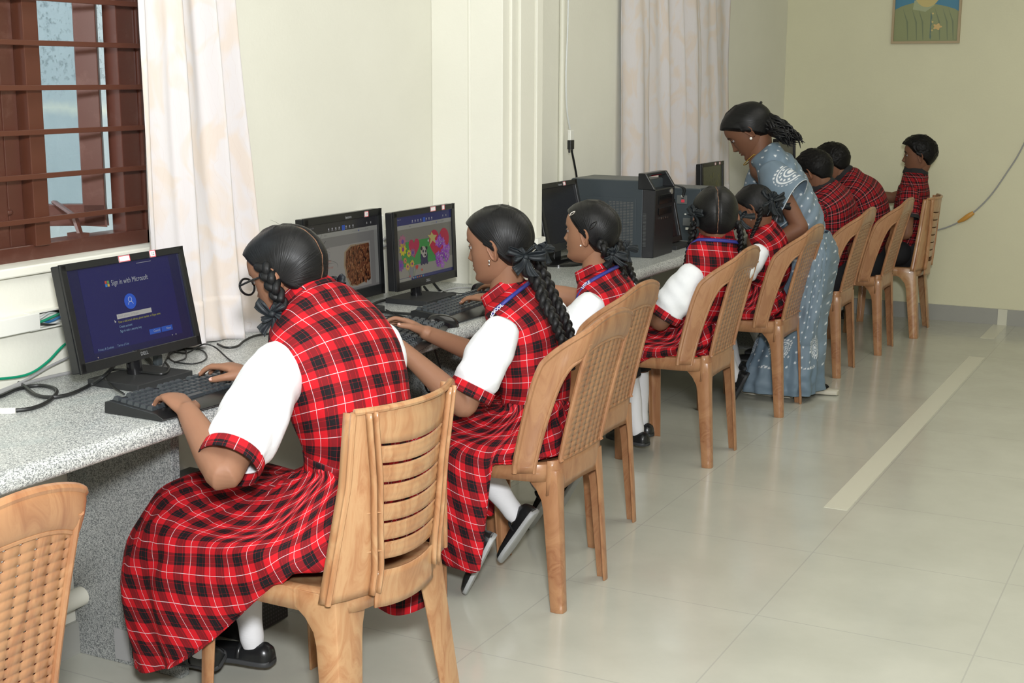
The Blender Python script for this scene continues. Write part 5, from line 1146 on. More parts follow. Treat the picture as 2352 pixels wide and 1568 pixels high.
        cap = [c[0]-d*.036+(R[0]-c[0])*.22, c[0]-d*.031+(R[0]-c[0])*.58, c[0]-d*.019+(R[0]-c[0])*.86]; RR = np.concatenate([np.array(cap), R]); mb = MB().grid(RR, cv=True, uv=tube_uv(RR, r[1])); mb.add(RR[0], [list(range(n))])
        s.add('sleeve', mb, m or M['white_c'], angle=0, weld=False, solid=.002)
        if cuff:
            rc = r[-1]; R2 = tube_rings([end-d*(cuffw+.004), end-d*cuffw*.5, end], [rc+.003, rc+.004, rc+.003], n, 8); s.add('cuff', MB().grid(R2, cv=True, uv=tube_uv(R2, rc)), cm or M['tartan'], angle=0, weld=False, solid=.003)
    def skirt_g(s, rows, m, name='skirt', **kw):
        P, UV = skirt(rows, **kw); s.add(name, MB().grid(P, cv=True, uv=UV, flip=False), m, angle=0, weld=False, solid=.003); return P
    def drape_g(s, *a, m=None, **kw):
        P, UV = drape(*a, **kw); return s.add('skirt', MB().grid(P, cv=True, uv=UV, flip=True), m or M['tartan'], angle=0, weld=False, solid=.003)
    def wisps(s, n=24, nape=True, top=True, seed=1, ln=.035):
        rs = random.Random(seed); mb = MB()
        for k in range(n):
            if nape and (k % 2 or not top): a = s.hp((rs.uniform(-.06, .06), rs.uniform(-.085, -.065), rs.uniform(-.075, -.04))); dr = s.RM@np.array((rs.uniform(-.6, .6), -.7, -1.0)); l_ = ln*rs.uniform(.5, 1.3); r0 = .0011
            elif top: th = rs.uniform(-.3, 1.9); a = s.hp((rs.uniform(-.05, .05), -.1*math.sin(th)-.005, .105*math.cos(th)+.0)); dr = s.RM@np.array((rs.uniform(-1, 1), -math.sin(th)+rs.uniform(-.9, .9), math.cos(th))); l_ = ln*rs.uniform(.5, 1.1); r0 = .00035
            else: continue
            cv = np.array((rs.uniform(-1, 1), rs.uniform(-1, 1), rs.uniform(-1, .2))); dr = unit(dr)
            mb.loft(tube_rings([a-dr*.012, a+dr*l_*.3, a+dr*l_*.65+cv*l_*.15, a+dr*l_*.9+cv*l_*.45], [r0, r0, r0*.8, r0*.4], 5, 12))
        s.add('loose_strands', mb, M['hair'], weld=False, angle=0)
    def socks(s, m=None, hi=.62):
        for sd in 'LR':
            A, K = s.J['A'+sd], s.J['K'+sd]; s.add('sock', MB().loft(tube_rings([K*hi+A*(1-hi), K*.35+A*.65, A*.85+K*.15, A*.97+K*.03, A+unit(A-K)*.012], [.045, .041, .032, .031, .026], 18, 24)), m or M['sock'])
    def shoes(s, toes, ups=((0, 0, 1), (0, 0, 1)), k=.95, pale=False):
        for sd, td, u in zip('LR', toes, ups):
            u = unit(u); A = s.J['A'+sd]-u*.055*k; shoe(lambda n_, mb, m: s.add(n_, mb, m), A, td, u, k, pale=pale)
    def braid(s, pts, r0=.017, r1=.010, lat=(0, 1, 0)): return s.add('braid', braid_mesh(pts, r0, r1, lat), M['hair'], angle=0, weld=False)
    def bow(s, c, n, k=1.0): return s.add('ribbon', bow(c, n, k), M['ribbon'], angle=0, weld=False, solid=.0012)
PROF = [(0, .106, .080, .078), (.15, .116, .090, .086), (.4, .135, .098, .098), (.62, .150, .100, .100), (.78, .158, .090, .090), (.87, .148, .074, .076), (.94, .110, .074, .078), (1, .060, .070, .070)]
def prof(k=1.0, d=1.0): return [(a, b*k, c*d, e*d) for a, b, c, e in PROF]
# ================================================================ the people
UPZ = np.array((0, 0, 1.0)); Ly = np.array((0, 1.0, 0))
def A3(*a): return np.array(a, float)
def lanyard(p, P, txt, tside=-1, sz=.0125):
    """blue ribbon round the collar: follows the top rings of the tunic"""
    rg = P[-4]; c = P[-1].mean(0); n = len(rg); band = []; outer = []
    idx = list(range(int(n*.02), n-int(n*.02)+1))
    pts = []
    for k in idx:
        a = k/n*2*PI; q = P[-4][k % n]; f = max(0, math.cos(a)); q2 = q*(1-f)+P[-10][k % n]*f
        pts.append(c+(q2-c)*1.05+np.array((0, 0, .004)))
    pts = crom(pts, 80); w_ = np.array((0, 0, .007)); rows = []
    for i in range(len(pts)):
        o = unit(pts[i]-c); rows.append([pts[i]-w_*.9+o*.004, pts[i]+o*.003, pts[i]+w_*.8-o*.004])
    p.add('lanyard', MB().grid(rows), M['lan'], solid=.001, angle=0, weld=False)
    if txt:
        i0 = int(len(pts)*(.775 if tside < 0 else .225)); mb = MB(); text_mesh(mb, txt, sz, (0, 0, 0), (1, 0, 0), (0, 1, 0), 0, bold=.0004, depth=0)
        seg = pts[i0::-1]; al_ = np.concatenate([[0], np.cumsum(np.linalg.norm(np.diff(seg, axis=0), axis=1))]); out = []
        for x, y, _ in mb.v[0]:
            k = min(int(np.searchsorted(al_, max(x, 1e-6))), len(seg)-1); f = (x-al_[k-1])/(al_[k]-al_[k-1]+1e-9); q = seg[k-1]*(1-f)+seg[k]*f; t_ = unit(seg[k]-seg[k-1]); o = unit(q-c); o = unit(o-t_*(o@t_)); u = unit(w_-t_*(w_@t_)); yy = y-sz*.36
            out.append(q+u*yy+o*(.0062-.10*yy))
        mb.v[0] = np.array(out); p.add('lettering', mb, M['lan_t'], smooth=False, weld=False)
def earring(p, side, m, k=1.0, drop=0):
    c = p.hp((side*.082, -.004, -.036)); mb = MB().ell(c, (.0035*k,)*3, 0, 12, 8)
    if drop: mb.loft(tube_rings([c, c-UPZ*drop], .0012, 6)).ell(c-UPZ*drop, (.003,)*3, 0, 10, 6)
    p.add('earring', mb, M[m])

# ---- girl 1: glasses, nearest
def girl_glasses():
    p = Person('girl with glasses and short braids typing in the slatted tan chair, nearest whole person', (-1.83, 2.62, 0))
    J = dict(P=(-1.82, 2.62, .50), C=(-1.84, 2.64, .78), N=(-1.932, 2.652, .955), H=(-1.975, 2.64, 1.052), SL=(-1.885, 2.480, .865), SR=(-1.84, 2.825, .865),
             EL=at(515, 1088, y=2.225), ER=(-1.90, 2.90, .63), WL=(-2.005, 2.303, .782), WR=(-2.045, 2.575, .812), KL=(-2.18, 2.49, .45), KR=(-2.18, 2.66, .45), AL=(-2.19, 2.53, .095), AR=(-2.12, 2.645, .085))
    hf = unit((-1, -.05, -.38))
    p.body(J, M['skin1'], hf, UPZ, .99, .0030, hands=((J['WL'], (-.88, .34, .30), (.30, .05, .95), (0, 1, 0), dict(k=.95, curl=(.75, .65, .4), spread=.14, thumb_in=.1)), (J['WR'], (-.98, -.05, .16), (.1, .15, 1), (0, -1, 0), dict(k=.92, curl=(.42, .5, .3), spread=.2))), fat=1.12)
    p.hair(part=1, gather=(.078, -.022, -.022), thick=.013, seed=2, bulge=.006)
    P = p.torso_g([(-1.795, 2.62, .565), (-1.775, 2.63, .66), (-1.80, 2.64, .77), (-1.85, 2.65, .885), (-1.940, 2.652, .985)], Ly, unit((.06, 1, 0)), [(a, b*1.0, c, d) for a, b, c, d in prof(1.14, 1.16)], M['tartan'], seed=3, wr=.006)
    p.sleeve(J['SL'], J['EL'], .93, (.058, .072, .076, .066), seed=1); p.sleeve(J['SR'], J['ER'], .9, (.058, .070, .072, .064), seed=2)
    p.add('waistband', MB().grid([P[k]+(P[k]-P[k].mean(0))*.03 for k in range(3, 9)], cv=True, uv=(lambda R: tube_uv(R, .12))(np.array([P[k] for k in range(3, 9)])), flip=True), M['tartan'], angle=0, weld=False, solid=.003)
    p.drape_g((-1.785, 2.62, .60, .140, .108), [(-1.99, -1.66, .19, .565, .52, .51), (-2.17, -1.645, .240, .560, .485, .45), (-2.25, -1.64, .252, .485, .42, .425), (-2.315, -1.64, .252, .33, .34, .42), (-2.29, -1.66, .240, .13, .12, .42)], (.115, .430, -2.26, -1.78), 2.548, far=.36, ns=.12, pw=1.7, seed=2, amp=.012, circ=1.5, rot=.62)
    R = [[(-1.63-.28*u, 2.735+.012*math.sin(9*u+2*v_)-.01*v_, .440-(.235-.10*(u-.45)**2*4*.6)*v_) for v_ in np.linspace(0, 1, 12)] for u in np.linspace(0, 1, 30)]
    UV = [[(u*.34, v_*.2) for v_ in np.linspace(0, 1, 12)] for u in np.linspace(0, 1, 30)]
    o = p.add('skirt_fold', MB().grid(R, uv=np.array(UV)), M['tartan'], angle=0, weld=False, solid=.003); o['label'] = 'loose skirt edge hanging beside the seat'
    p.socks(); p.shoes(((-1, .05, -.02), (-1, -.12, .02)), ups=((.25, -.65, .8), (0, 0, 1)), k=.98, pale=False)
    h = p.hp
    pts = [h((-.074, .004, .035)), h((-.084, -.008, .005)), h((-.090, -.016, -.030)), h((-.088, -.018, -.062)), h((-.086, -.012, -.095)), h((-.084, .0, -.135)), h((-.080, .012, -.160))]
    p.braid(pts, .021, .012, p.RM@np.array((0, 1, 0)))
    pts = [h((.082, -.03, -.02)), h((.092, -.04, -.05)), h((.092, -.045, -.085))]; p.braid(pts, .019, .010)
    p.bow(h((-.112, -.004, -.085)), unit(p.RM@np.array((-1, -.45, 0))), 1.15); p.bow(h((.104, -.055, -.062)), unit(p.RM@np.array((1, -.6, 0))), 1.0)
    p.wisps(46, seed=3)
    # glasses
    fr = MB(); c0 = []
    for s in (-1, 1):
        c = np.array((s*.034, .098, .002)); q = [h(c+np.array((.027*math.cos(a)*(1+.05*math.cos(2*a)), -.004*abs(math.cos(a))*0, .0205*math.sin(a)))) for a in np.linspace(0, 2*PI, 29)]
        fr.loft(tube_rings(q, .0029, 8)); fr.loft(tube_rings([h(c+np.array((s*.027, 0, .006))), h((s*.072, .060, .009)), h((s*.080, .02, .008)), h((s*.080, -.012, .0))], .0026, 8, 20))
    fr.loft(tube_rings([h((-.010, .098, .006)), h((0, .100, .009)), h((.010, .098, .006))], .002, 8, 8)); p.add('glasses', fr, M['blackgloss'], angle=0)
    for s in (-1, 1):
        c = np.array((s*.034, .0975, .002)); q = [h(c+np.array((.0225*math.cos(a), 0, .017*math.sin(a)))) for a in np.linspace(0, 2*PI, 28, endpoint=False)]; p.add('lens', MB().poly(q), M['lens'], smooth=False, solid=.001)
    return p
girl_glasses()

# ---- girl 2: long braids, in profile
def girl_long_braids():
    p = Person('girl in profile with two long braids down her back typing in the second chair', (-1.76, 3.48, 0))
    J = dict(P=(-1.76, 3.49, .50), C=(-1.745, 3.50, .70), N=(-1.825, 3.48, .87), H=(-1.842, 3.468, 1.040), SL=(-1.765, 3.335, .808), SR=(-1.76, 3.655, .815),
             EL=(-1.83, 3.245, .615), ER=(-1.86, 3.66, .63), WL=(-1.965, 3.125, .792), WR=(-1.985, 3.30, .800), KL=(-2.05, 3.40, .45), KR=(-2.05, 3.56, .45), AL=(-1.875, 3.375, .165), AR=(-1.84, 3.58, .20))
    p.body(J, M['skin1'], unit((-1, -.06, -.16)), UPZ, .99, .0030, hands=((J['WL'], (-.86, .40, .25), (.2, 0, 1), (.3, 1, 0), dict(k=.9, curl=(.5, .5, .4), spread=.1)), (J['WR'], (-.93, -.16, .33), (-.05, .55, .85), (0, -1, -.3), dict(k=.9, curl=(.45, .55, .45), spread=.22, lift=(0, 0, .1, .45)))))
    p.hair(part=.6, gather=(.062, -.060, -.040), thick=.011, seed=7, bulge=.004)
    P = p.torso_g([(-1.735, 3.49, .535), (-1.735, 3.50, .615), (-1.745, 3.50, .71), (-1.768, 3.495, .815), (-1.832, 3.478, .903)], Ly, Ly, prof(.93, .93), M['tartan'], seed=5, wr=.006)
    lanyard(p, P, 'SCHOOL', -1)
    p.sleeve(J['SL'], J['EL'], .86, (.052, .062, .066, .060), seed=4); p.sleeve(J['SR'], J['ER'], .86, (.052, .062, .066, .060), seed=5)
    p.drape_g((-1.735, 3.49, .57, .120, .092), [(-1.95, -1.645, .18, .545, .51, .50), (-2.10, -1.64, .225, .535, .475, .46), (-2.165, -1.64, .238, .45, .42, .445), (-2.17, -1.64, .240, .30, .30, .44), (-2.14, -1.65, .236, .12, .12, .44)], (.125, .44, -1.815, -1.77), 3.535, far=.40, ns=.12, narrow=.85, seed=5, amp=.012, circ=1.45, rot=.30)
    p.socks(); p.shoes(((-.45, 0, -.9), (-.55, 0, -.83)), ups=((-.9, -.25, .45), (-.83, 0, .55)), k=.95, pale=True)
    h = p.hp
    p.wisps(30, seed=4)
    b1 = [h((-.060, -.076, -.040)), at(1222, 640, y=3.43), at(1240, 690, y=3.42), at(1264, 735, y=3.41), at(1282, 780, y=3.41), at(1298, 815, y=3.42), at(1306, 846, y=3.42)]
    b2 = [h((.050, -.088, -.045)), at(1252, 640, y=3.54), at(1276, 690, y=3.54), at(1300, 740, y=3.53), at(1316, 790, y=3.53), at(1325, 825, y=3.53)]
    b1 = [b1[0]]+[q+A3(.012, 0, 0) for q in b1[1:]]
    p.braid(b1, .022, .014); p.braid(b2, .021, .014)
    p.bow(at(1207, 590, y=3.40), unit((.55, -.8, .1)), 1.15); p.bow(at(1243, 575, y=3.53), unit((.9, -.3, .2)), .95)
    earring(p, -1, 'silver', 1.0, .010); return p
girl_long_braids()

# ---- girl 3: hair clips, head raised
def girl_clips():
    p = Person('girl with black hair clips looking up to the left, in the third chair', (-1.88, 4.12, 0))
    J = dict(P=(-1.86, 4.12, .50), C=(-1.79, 4.13, .70), N=(-1.826, 4.13, .85), H=(-1.845, 4.12, 1.012), SL=(-1.785, 3.985, .785), SR=(-1.79, 4.30, .79),
             EL=(-1.90, 3.93, .61), ER=(-1.93, 4.25, .765), WL=(-2.05, 3.82, .82), WR=(-2.135, 4.10, .815), KL=(-2.13, 4.03, .45), KR=(-2.13, 4.20, .45), AL=(-1.97, 4.02, .16), AR=(-1.98, 4.24, .14))
    p.body(J, M['skin3'], unit((-1, .02, .03)), UPZ, .93, .0036, hands=((J['WL'], (-.95, .1, -.05), (0, 0, 1), (0, 1, 0), dict(k=.88, curl=(.25, .4, .4), spread=.2)), (J['WR'], (-.95, .12, -.02), (0, 0, 1), (0, -1, 0), dict(k=.88, curl=(.35, .4, .3), spread=.1))))
    p.hair(part=.5, gather=(.060, -.052, -.030), thick=.011, seed=9, bulge=.004)
    P = p.torso_g([(-1.82, 4.12, .545), (-1.80, 4.13, .62), (-1.785, 4.13, .70), (-1.79, 4.135, .80), (-1.832, 4.13, .882)], Ly, Ly, prof(.90, .88), M['tartan'], seed=6, wr=.005)
    lanyard(p, P, 'LITTLE', -1, .0125)
    p.sleeve(J['SL'], J['EL'], .92, (.050, .060, .066, .062), seed=7); p.sleeve(J['SR'], J['ER'], .7, (.050, .058, .060, .056), seed=8)
    p.drape_g((-1.81, 4.12, .565, .115, .092), [(-2.0, -1.765, .17, .54, .51, .50), (-2.14, -1.775, .215, .53, .475, .46), (-2.20, -1.775, .220, .45, .42, .445), (-2.20, -1.775, .220, .30, .30, .44), (-2.17, -1.78, .218, .2, .2, .44)], (.20, .44, -2.05, -1.93), 4.105, far=.40, seed=8, amp=.012, rot=.2)
    p.socks(); p.shoes(((-.5, 0, -.86), (-.5, 0, -.86)), ups=((-.86, 0, .5), (-.86, 0, .5)), k=.95, pale=True)
    h = p.hp
    p.wisps(24, seed=5)
    b1 = [h((-.056, -.068, -.020)), h((-.052, -.086, -.055)), at(1418, 600, y=4.17), at(1434, 640, y=4.19), at(1447, 690, y=4.20), at(1452, 730, y=4.20)]
    b2 = [h((.050, -.080, -.025)), h((.052, -.100, -.07)), at(1442, 610, y=4.28), at(1460, 660, y=4.31), at(1472, 705, y=4.32), at(1476, 740, y=4.32)]
    p.braid(b1, .019, .013); p.braid(b2, .018, .013)
    p.bow(at(1405, 582, y=4.08), unit((.6, -.8, 0)), 1.1); p.bow(at(1438, 570, y=4.2), unit((.8, -.5, .2)), .9)
    for a, b, k in (((-.070, .048, .062), (-.062, .030, .078), .6), ((-.086, -.038, .022), (-.078, -.062, .052), 1.0)):
        a, b = h(a), h(b); dr = b-a; n_ = unit(p.RM@np.array((-1, 0, .4))); v_ = unit(np.cross(dr, n_))*.006*k
        p.add('hair_clip', MB().loft(tube_rings([a+n_*.004, (a+b)/2+v_+n_*.006, b+n_*.004, (a+b)/2-v_+n_*.006, a+n_*.004], .0016, 6, 24)), M['steel'] if k < 1 else M['blackgloss'])
    earring(p, -1, 'pearl', .9); return p
girl_clips()

# ---- girl 4: parting towards the camera
def girl_parting():
    p = Person('girl seen from behind with a straight pale hair parting, in the fourth chair', (-1.86, 5.16, 0))
    Lt = unit((.35, .94, 0))
    J = dict(P=(-1.87, 5.16, .48), C=(-1.79, 5.15, .66), N=(-1.770, 5.160, .85), H=(-1.775, 5.165, .970), SL=(-1.815, 5.01, .755), SR=(-1.70, 5.285, .765),
             EL=(-1.915, 4.965, .575), ER=(-1.85, 5.37, .57), WL=(-2.06, 5.08, .62), WR=(-2.06, 5.25, .62), KL=(-2.13, 5.09, .45), KR=(-2.13, 5.24, .45), AL=(-2.06, 5.10, .085), AR=(-2.10, 5.24, .085))
    p.body(J, M['skin2'], unit((-.42, .88, -.22)), UPZ, 1.03, .0042, hands=((J['WL'], (-.9, .35, .1), (-.2, -.3, .9), (0, 1, 0), dict(k=.85)), (J['WR'], (-.9, -.35, .1), (-.2, .3, .9), (0, -1, 0), dict(k=.85))), nails=False)
    p.hair(part=1, low=.02, gather=(.068, -.045, -.035), thick=.015, seed=12, bulge=.006)
    P = p.torso_g([(-1.85, 5.16, .53), (-1.82, 5.155, .60), (-1.785, 5.15, .68), (-1.767, 5.15, .80), (-1.768, 5.165, .905)], unit((.1, 1, 0)), Lt, prof(.92, .92), M['tartan'], seed=9, wr=.006)
    lanyard(p, P, '', -1)
    p.sleeve(J['SL'], J['EL'], .90, (.050, .062, .070, .062), seed=10); p.sleeve(J['SR'], J['ER'], .86, (.050, .060, .064, .058), seed=11)
    p.drape_g((-1.84, 5.16, .555, .120, .095), [(-2.0, -1.735, .18, .535, .50, .49), (-2.14, -1.76, .215, .53, .475, .46), (-2.20, -1.76, .220, .46, .44, .45), (-2.21, -1.76, .220, .38, .40, .445), (-2.20, -1.765, .218, .33, .33, .442)], (.32, .435, -2.12, -1.95), 5.165, seed=11, amp=.014, circ=1.4, rot=.5)
    for sd in 'LR':
        A, K = p.J['A'+sd], p.J['K'+sd]; p.add('leggings', MB().loft(tube_rings([K, K*.62+A*.38], [.062, .056], 18, 12)), M['blackcloth'])
    p.socks(hi=.60); p.shoes(((-.9, .3, 0), (-1, .1, 0)), k=.95)
    h = p.hp
    b1 = [h((-.078, -.035, -.018)), h((-.092, -.02, -.055)), at(1592, 535, y=5.09), at(1584, 565, y=5.09), at(1578, 592, y=5.09), at(1573, 615, y=5.09)]; p.braid(b1, .017, .010)
    b2 = [h((.078, -.035, -.018)), h((.094, -.02, -.05)), h((.098, .0, -.10)), h((.092, .03, -.16))]; p.braid(b2, .017, .010)
    p.bow(at(1597, 492, y=5.07), unit((-.5, -.8, .1)), 1.0); p.bow(at(1700, 500, y=5.22), unit((.5, -.7, 0)), 1.1); return p
girl_parting()

# ---- girl 5: smaller, bow over the ear
def girl_fringe():
    p = Person('small girl in profile with a loose fringe and dark bow, before the sari', (-1.87, 6.08, 0))
    J = dict(P=(-1.87, 6.09, .48), C=(-1.82, 6.08, .64), N=(-1.868, 6.053, .81), H=(-1.885, 6.03, .935), SL=(-1.835, 5.94, .735), SR=(-1.82, 6.20, .735),
             EL=(-1.93, 5.90, .60), ER=(-1.95, 6.25, .60), WL=(-2.0, 5.98, .66), WR=(-2.0, 6.16, .66), KL=(-2.10, 6.02, .45), KR=(-2.10, 6.16, .45), AL=(-1.98, 6.13, .12), AR=(-2.04, 6.32, .13))
    p.body(J, M['skin2'], unit((-.92, .10, -.40)), UPZ, .90, .0048, hands=((J['WL'], (-1, .2, 0), (0, 0, 1), (0, 1, 0), dict(k=.8)), (J['WR'], (-1, -.2, 0), (0, 0, 1), (0, -1, 0), dict(k=.8))), nails=False)
    p.hair(part=.5, gather=(.068, -.052, -.015), thick=.012, seed=15, bulge=.003)
    p.torso_g([(-1.85, 6.09, .525), (-1.83, 6.09, .60), (-1.815, 6.08, .67), (-1.826, 6.07, .775), (-1.872, 6.05, .862)], Ly, Ly, prof(.80, .82), M['tartan'], seed=12, wr=.006)
    p.sleeve(J['SL'], J['EL'], .9, (.046, .056, .058, .054), seed=12); p.sleeve(J['SR'], J['ER'], .9, (.046, .056, .058, .054), seed=13)
    p.drape_g((-1.85, 6.09, .555, .105, .085), [(-2.0, -1.735, .165, .53, .50, .49), (-2.12, -1.75, .205, .52, .475, .46), (-2.17, -1.75, .212, .45, .44, .45), (-2.18, -1.75, .212, .38, .40, .445), (-2.17, -1.755, .21, .34, .34, .442)], (.33, .435, -2.12, -1.95), 6.095, seed=14, amp=.014, circ=1.3, rot=.4, nu=120, nv=60)
    for sd in 'LR':
        A, K = p.J['A'+sd], p.J['K'+sd]; p.add('leggings', MB().loft(tube_rings([K, K*.5+A*.5], [.058, .048], 18, 12)), M['blackcloth'])
    p.socks(hi=.45); p.shoes(((-.4, .2, -.75), (-.5, .2, -.6)), ups=((-.75, -.1, .4), (-.6, 0, .5)), k=.9)
    h = p.hp; p.braid([h((-.066, -.058, -.02)), h((-.076, -.04, -.06)), h((-.086, -.005, -.10)), h((-.092, .03, -.135))], .014, .009)
    p.bow(at(1772, 458, y=6.0), unit((.3, -.9, .2)), 1.5); p.bow(at(1785, 475, y=6.1), unit((.7, -.6, .2)), 1.3)
    fr = MB()
    for k in range(7): fr.loft(tube_rings([h((-.055+.006*k, .074+.003*k, .062)), h((-.060+.006*k, .094, .035)), h((-.062+.004*k, .102, .0)), h((-.064, .10-.002*k, -.03+.006*k))], [.005, .005, .004, .001], 8, 16))
    p.add('fringe', fr, M['hair'], angle=0); earring(p, -1, 'silver', .9, .018); return p
girl_fringe()

# ---- the woman in the sari
def sari_color(u, v_, motifs=()):
    """printed cotton: small pale dots and rows of paisleys"""
    c = np.array((.155, .215, .275))+.018*math.sin(u*9+v_*5); du, dv = (u/.042) % 1-.5, ((v_+.5*.050*(int(math.floor(u/.042)) % 2))/.050) % 1-.5
    if du*du*1.0+dv*dv*2.2 < .022: c = np.array((.62, .66, .70))
    for (mu, mv, s) in motifs:
        x, y = (u-mu)/s, (v_-mv)/s; y2 = y-.25*x*0; r = math.hypot(x*(1+.25*y), y*.82)
        if r < 1.15:
            a = math.atan2(y, x)
            if .92 < r < 1.1 and math.sin(a*22) > -.2: c = np.array((.66, .69, .72))
            elif .72 < r < .82 or (.50 < r < .64 and math.sin(a*14) > -.1) or r < .16 or (.28 < r < .38): c = np.array((.66, .69, .72))
            elif r <= 1.1: c = np.array((.17, .225, .285))
    return c
M['sari'] = mat('printed_blue_cotton', (.16, .22, .28), .5, spec=.35); t = NT(M['sari']); t.color(t.node('ShaderNodeVertexColor', layer_name='Col').outputs[0])
def woman():
    p = Person('woman in a blue-grey printed sari bending over the small girl', (-1.76, 6.42, 0))
    J = dict(P=(-1.75, 6.40, .74), C=(-1.83, 6.40, .95), N=(-1.985, 6.41, 1.13), H=(-2.050, 6.405, 1.262), SL=(-1.86, 6.235, 1.055), SR=(-2.04, 6.575, 1.055),
             EL=(-1.715, 6.185, .84), ER=(-2.10, 6.60, .86), WL=(-1.87, 6.14, .735), WR=(-2.17, 6.42, .80), KL=(-1.80, 6.33, .38), KR=(-1.76, 6.48, .38), AL=(-1.83, 6.34, .075), AR=(-1.72, 6.49, .075))
    Lt = unit((-.42, .90, 0))
    p.body(J, M['skin2'], unit((-.76, -.12, -.66)), UPZ, 1.10, .0042, hands=((J['WL'], (-.85, .1, -.45), (-.3, -.3, .8), (0, 1, 0), dict(k=.9)), (J['WR'], (-.9, -.3, -.1), (0, 0, 1), (0, -1, 0), dict(k=.95))), fat=1.1, nails=False)
    p.hair(gather=(.0, -.112, -.01), thick=.016, seed=21, bulge=.016)
    h = p.hp; mb = MB(); random.seed(11)
    for k in range(84):
        a = random.uniform(0, 2*PI); q = random.random()**.5; o = np.array((math.cos(a)*.040*q, math.sin(a)*.046*q, 0)); ln = random.uniform(.66, 1.08); pts = []; f1 = random.uniform(7, 11)
        for t_ in np.linspace(0, ln, 12):
            base = h((0, -.075, .010))*(1-t_)+at(1826, 322, y=6.36)*t_+A3(0, 0, .010*math.sin(PI*t_)-.006*t_); w_ = .011*t_*math.sin(1.6*f1*t_+k); w2 = .010*t_*math.cos(1.6*f1*t_+2*k)
            pts.append(base+A3(o[0]*(1-.1*t_)+w2, o[0]*.6+w_, o[1]*(1-.35*t_)+w2))
        mb.loft(tube_rings(pts, [.006]+[.0078]*6+[.0068, .006, .005, .0036, .0012], 7, 34, roundcap=True), uv=None)
    p.add('ponytail', mb, M['hair'], angle=0, weld=False)
    p.add('hair_clip', MB().loft(tube_rings([h((-.02, -.108, .055)), h((0, -.122, .062)), h((.02, -.108, .055))], .007, 8, 10, roundcap=True)), M['blackgloss'])
    prf = prof(1.0, 1.0); P, UV, T = torso([(-1.745, 6.40, .76), (-1.77, 6.40, .86), (-1.83, 6.40, .96), (-1.90, 6.405, 1.08), (-1.985, 6.41, 1.170)], Ly, Lt, [(a, b*1.02, c*1.05, d*1.05) for a, b, c, d in prf], nu=190, nv=150, wr=.007, seed=20)
    nv, nu = P.shape[:2]; C = np.zeros((nv, nu, 3))
    for i in range(nv):
        for j in range(nu): C[i, j] = sari_color(UV[i, j, 0]+.25*UV[i, j, 1], UV[i, j, 1]-.2*UV[i, j, 0])
    fold = .004*np.sin(UV[:, :nu, 0]*60+UV[:, :nu, 1]*95); ctr = P.mean(1, keepdims=True); dd = P-ctr; P2 = P+dd/np.linalg.norm(dd, axis=2, keepdims=True)*fold[..., None]
    p.add('sari_bodice', MB().grid(P2[:int(nv*.965)], cv=True, C=C[:int(nv*.965)], flip=True), M['sari'], angle=0, weld=False, solid=.003)
    # end of the sari thrown over the near shoulder: a wide loose tube round the upper arm, edge pointing backwards
    S_, E = p.J['SL'], p.J['EL']; d = unit(E-S_); R = tube_rings([S_-d*.03+A3(-.01, .03, .015), S_+d*.03, S_+d*.10, S_+d*.165], [.062, .078, .088, .094], 260, 120); c = R.mean(1)
    for i in range(len(R)):
        f = i/(len(R)-1)
        for j in range(R.shape[1]):
            v_ = R[i, j]-c[i]; k = max(0, unit(v_)@unit((1.0, .0, .25))); kf = max(0, -(unit(v_)@unit((1.0, .0, .0)))); R[i, j] = c[i]+v_*(1+.42*f*k**2)-d*(.085*f*k**1.2)+d*(.050*f*kf)+unit(v_)*.005*nz(R[i, j]*12, 1, 3)
    Ct = np.zeros(R.shape); q0 = at(1806, 395, y=6.155)
    for i in range(R.shape[0]):
        for j in range(R.shape[1]):
            u = (j/R.shape[1])*.55; v_ = i/R.shape[0]*.2; rel = R[i, j]-q0; ux = rel@unit((.9, -.1, -.1)); vy = rel@unit((-.2, 0, .95)); front = rel@A3(0, -1, 0) > -.14
            Ct[i, j] = sari_color(ux+.02+10, vy+10, ((10.02, 10.0, .052),) if front else ())
            if front and math.hypot(ux, vy) > .062: Ct[i, j] = (.16, .22, .28) if not (i > R.shape[0]-4) else (.55, .6, .64)
    cap = [c[0]+(R[0]-c[0])*.25-d*.03, c[0]+(R[0]-c[0])*.75-d*.015]; RR = np.concatenate([cap, R]); CC = np.concatenate([Ct[:1], Ct[:1], Ct])
    p.add('pallu', MB().grid(RR, cv=True, C=CC).add(RR[0], [list(range(RR.shape[1]))], None, 0, CC[0]), M['sari'], angle=0, weld=False, solid=.003)
    S2, E2 = p.J['SR'], p.J['ER']; d2 = unit(E2-S2); R = tube_rings([S2-d2*.02, S2+d2*.04, S2+d2*.10], [.050, .056, .052], 80, 50); Ct = np.array([[sari_color(j/80*.34, i/50*.12) for j in range(80)] for i in range(50)])
    p.add('blouse_sleeve', MB().grid(R, cv=True, C=Ct).add(R[0], [list(range(80))], None, 0, Ct[0]), M['sari'], angle=0, weld=False, solid=.002)
    rows = [(A3(-1.75, 6.40, .80), (-1, 0, 0), Ly, .135, .105), (A3(-1.745, 6.40, .70), (-1, 0, 0), Ly, .170, .130), (A3(-1.755, 6.40, .55), (-1, 0, 0), Ly, .172, .130), (A3(-1.785, 6.40, .35), (-1, 0, 0), Ly, .178, .140), (A3(-1.82, 6.40, .15), (-1, 0, 0), Ly, .19, .175), (A3(-1.835, 6.40, .035), (-1, 0, 0), Ly, .195, .19)]
    Ps, UVs = skirt(rows, nu=330, nv=240, pleats=7, amp=.009, seed=25, ucirc=1.15, dip=0); nv, nu = Ps.shape[:2]; C = np.zeros((nv, nu, 3)); mo = [(.06+.105*k, .735+(.02 if k % 2 else -.03), .042) for k in range(11)]+[(.02+.21*k, .56, .04) for k in range(6)]
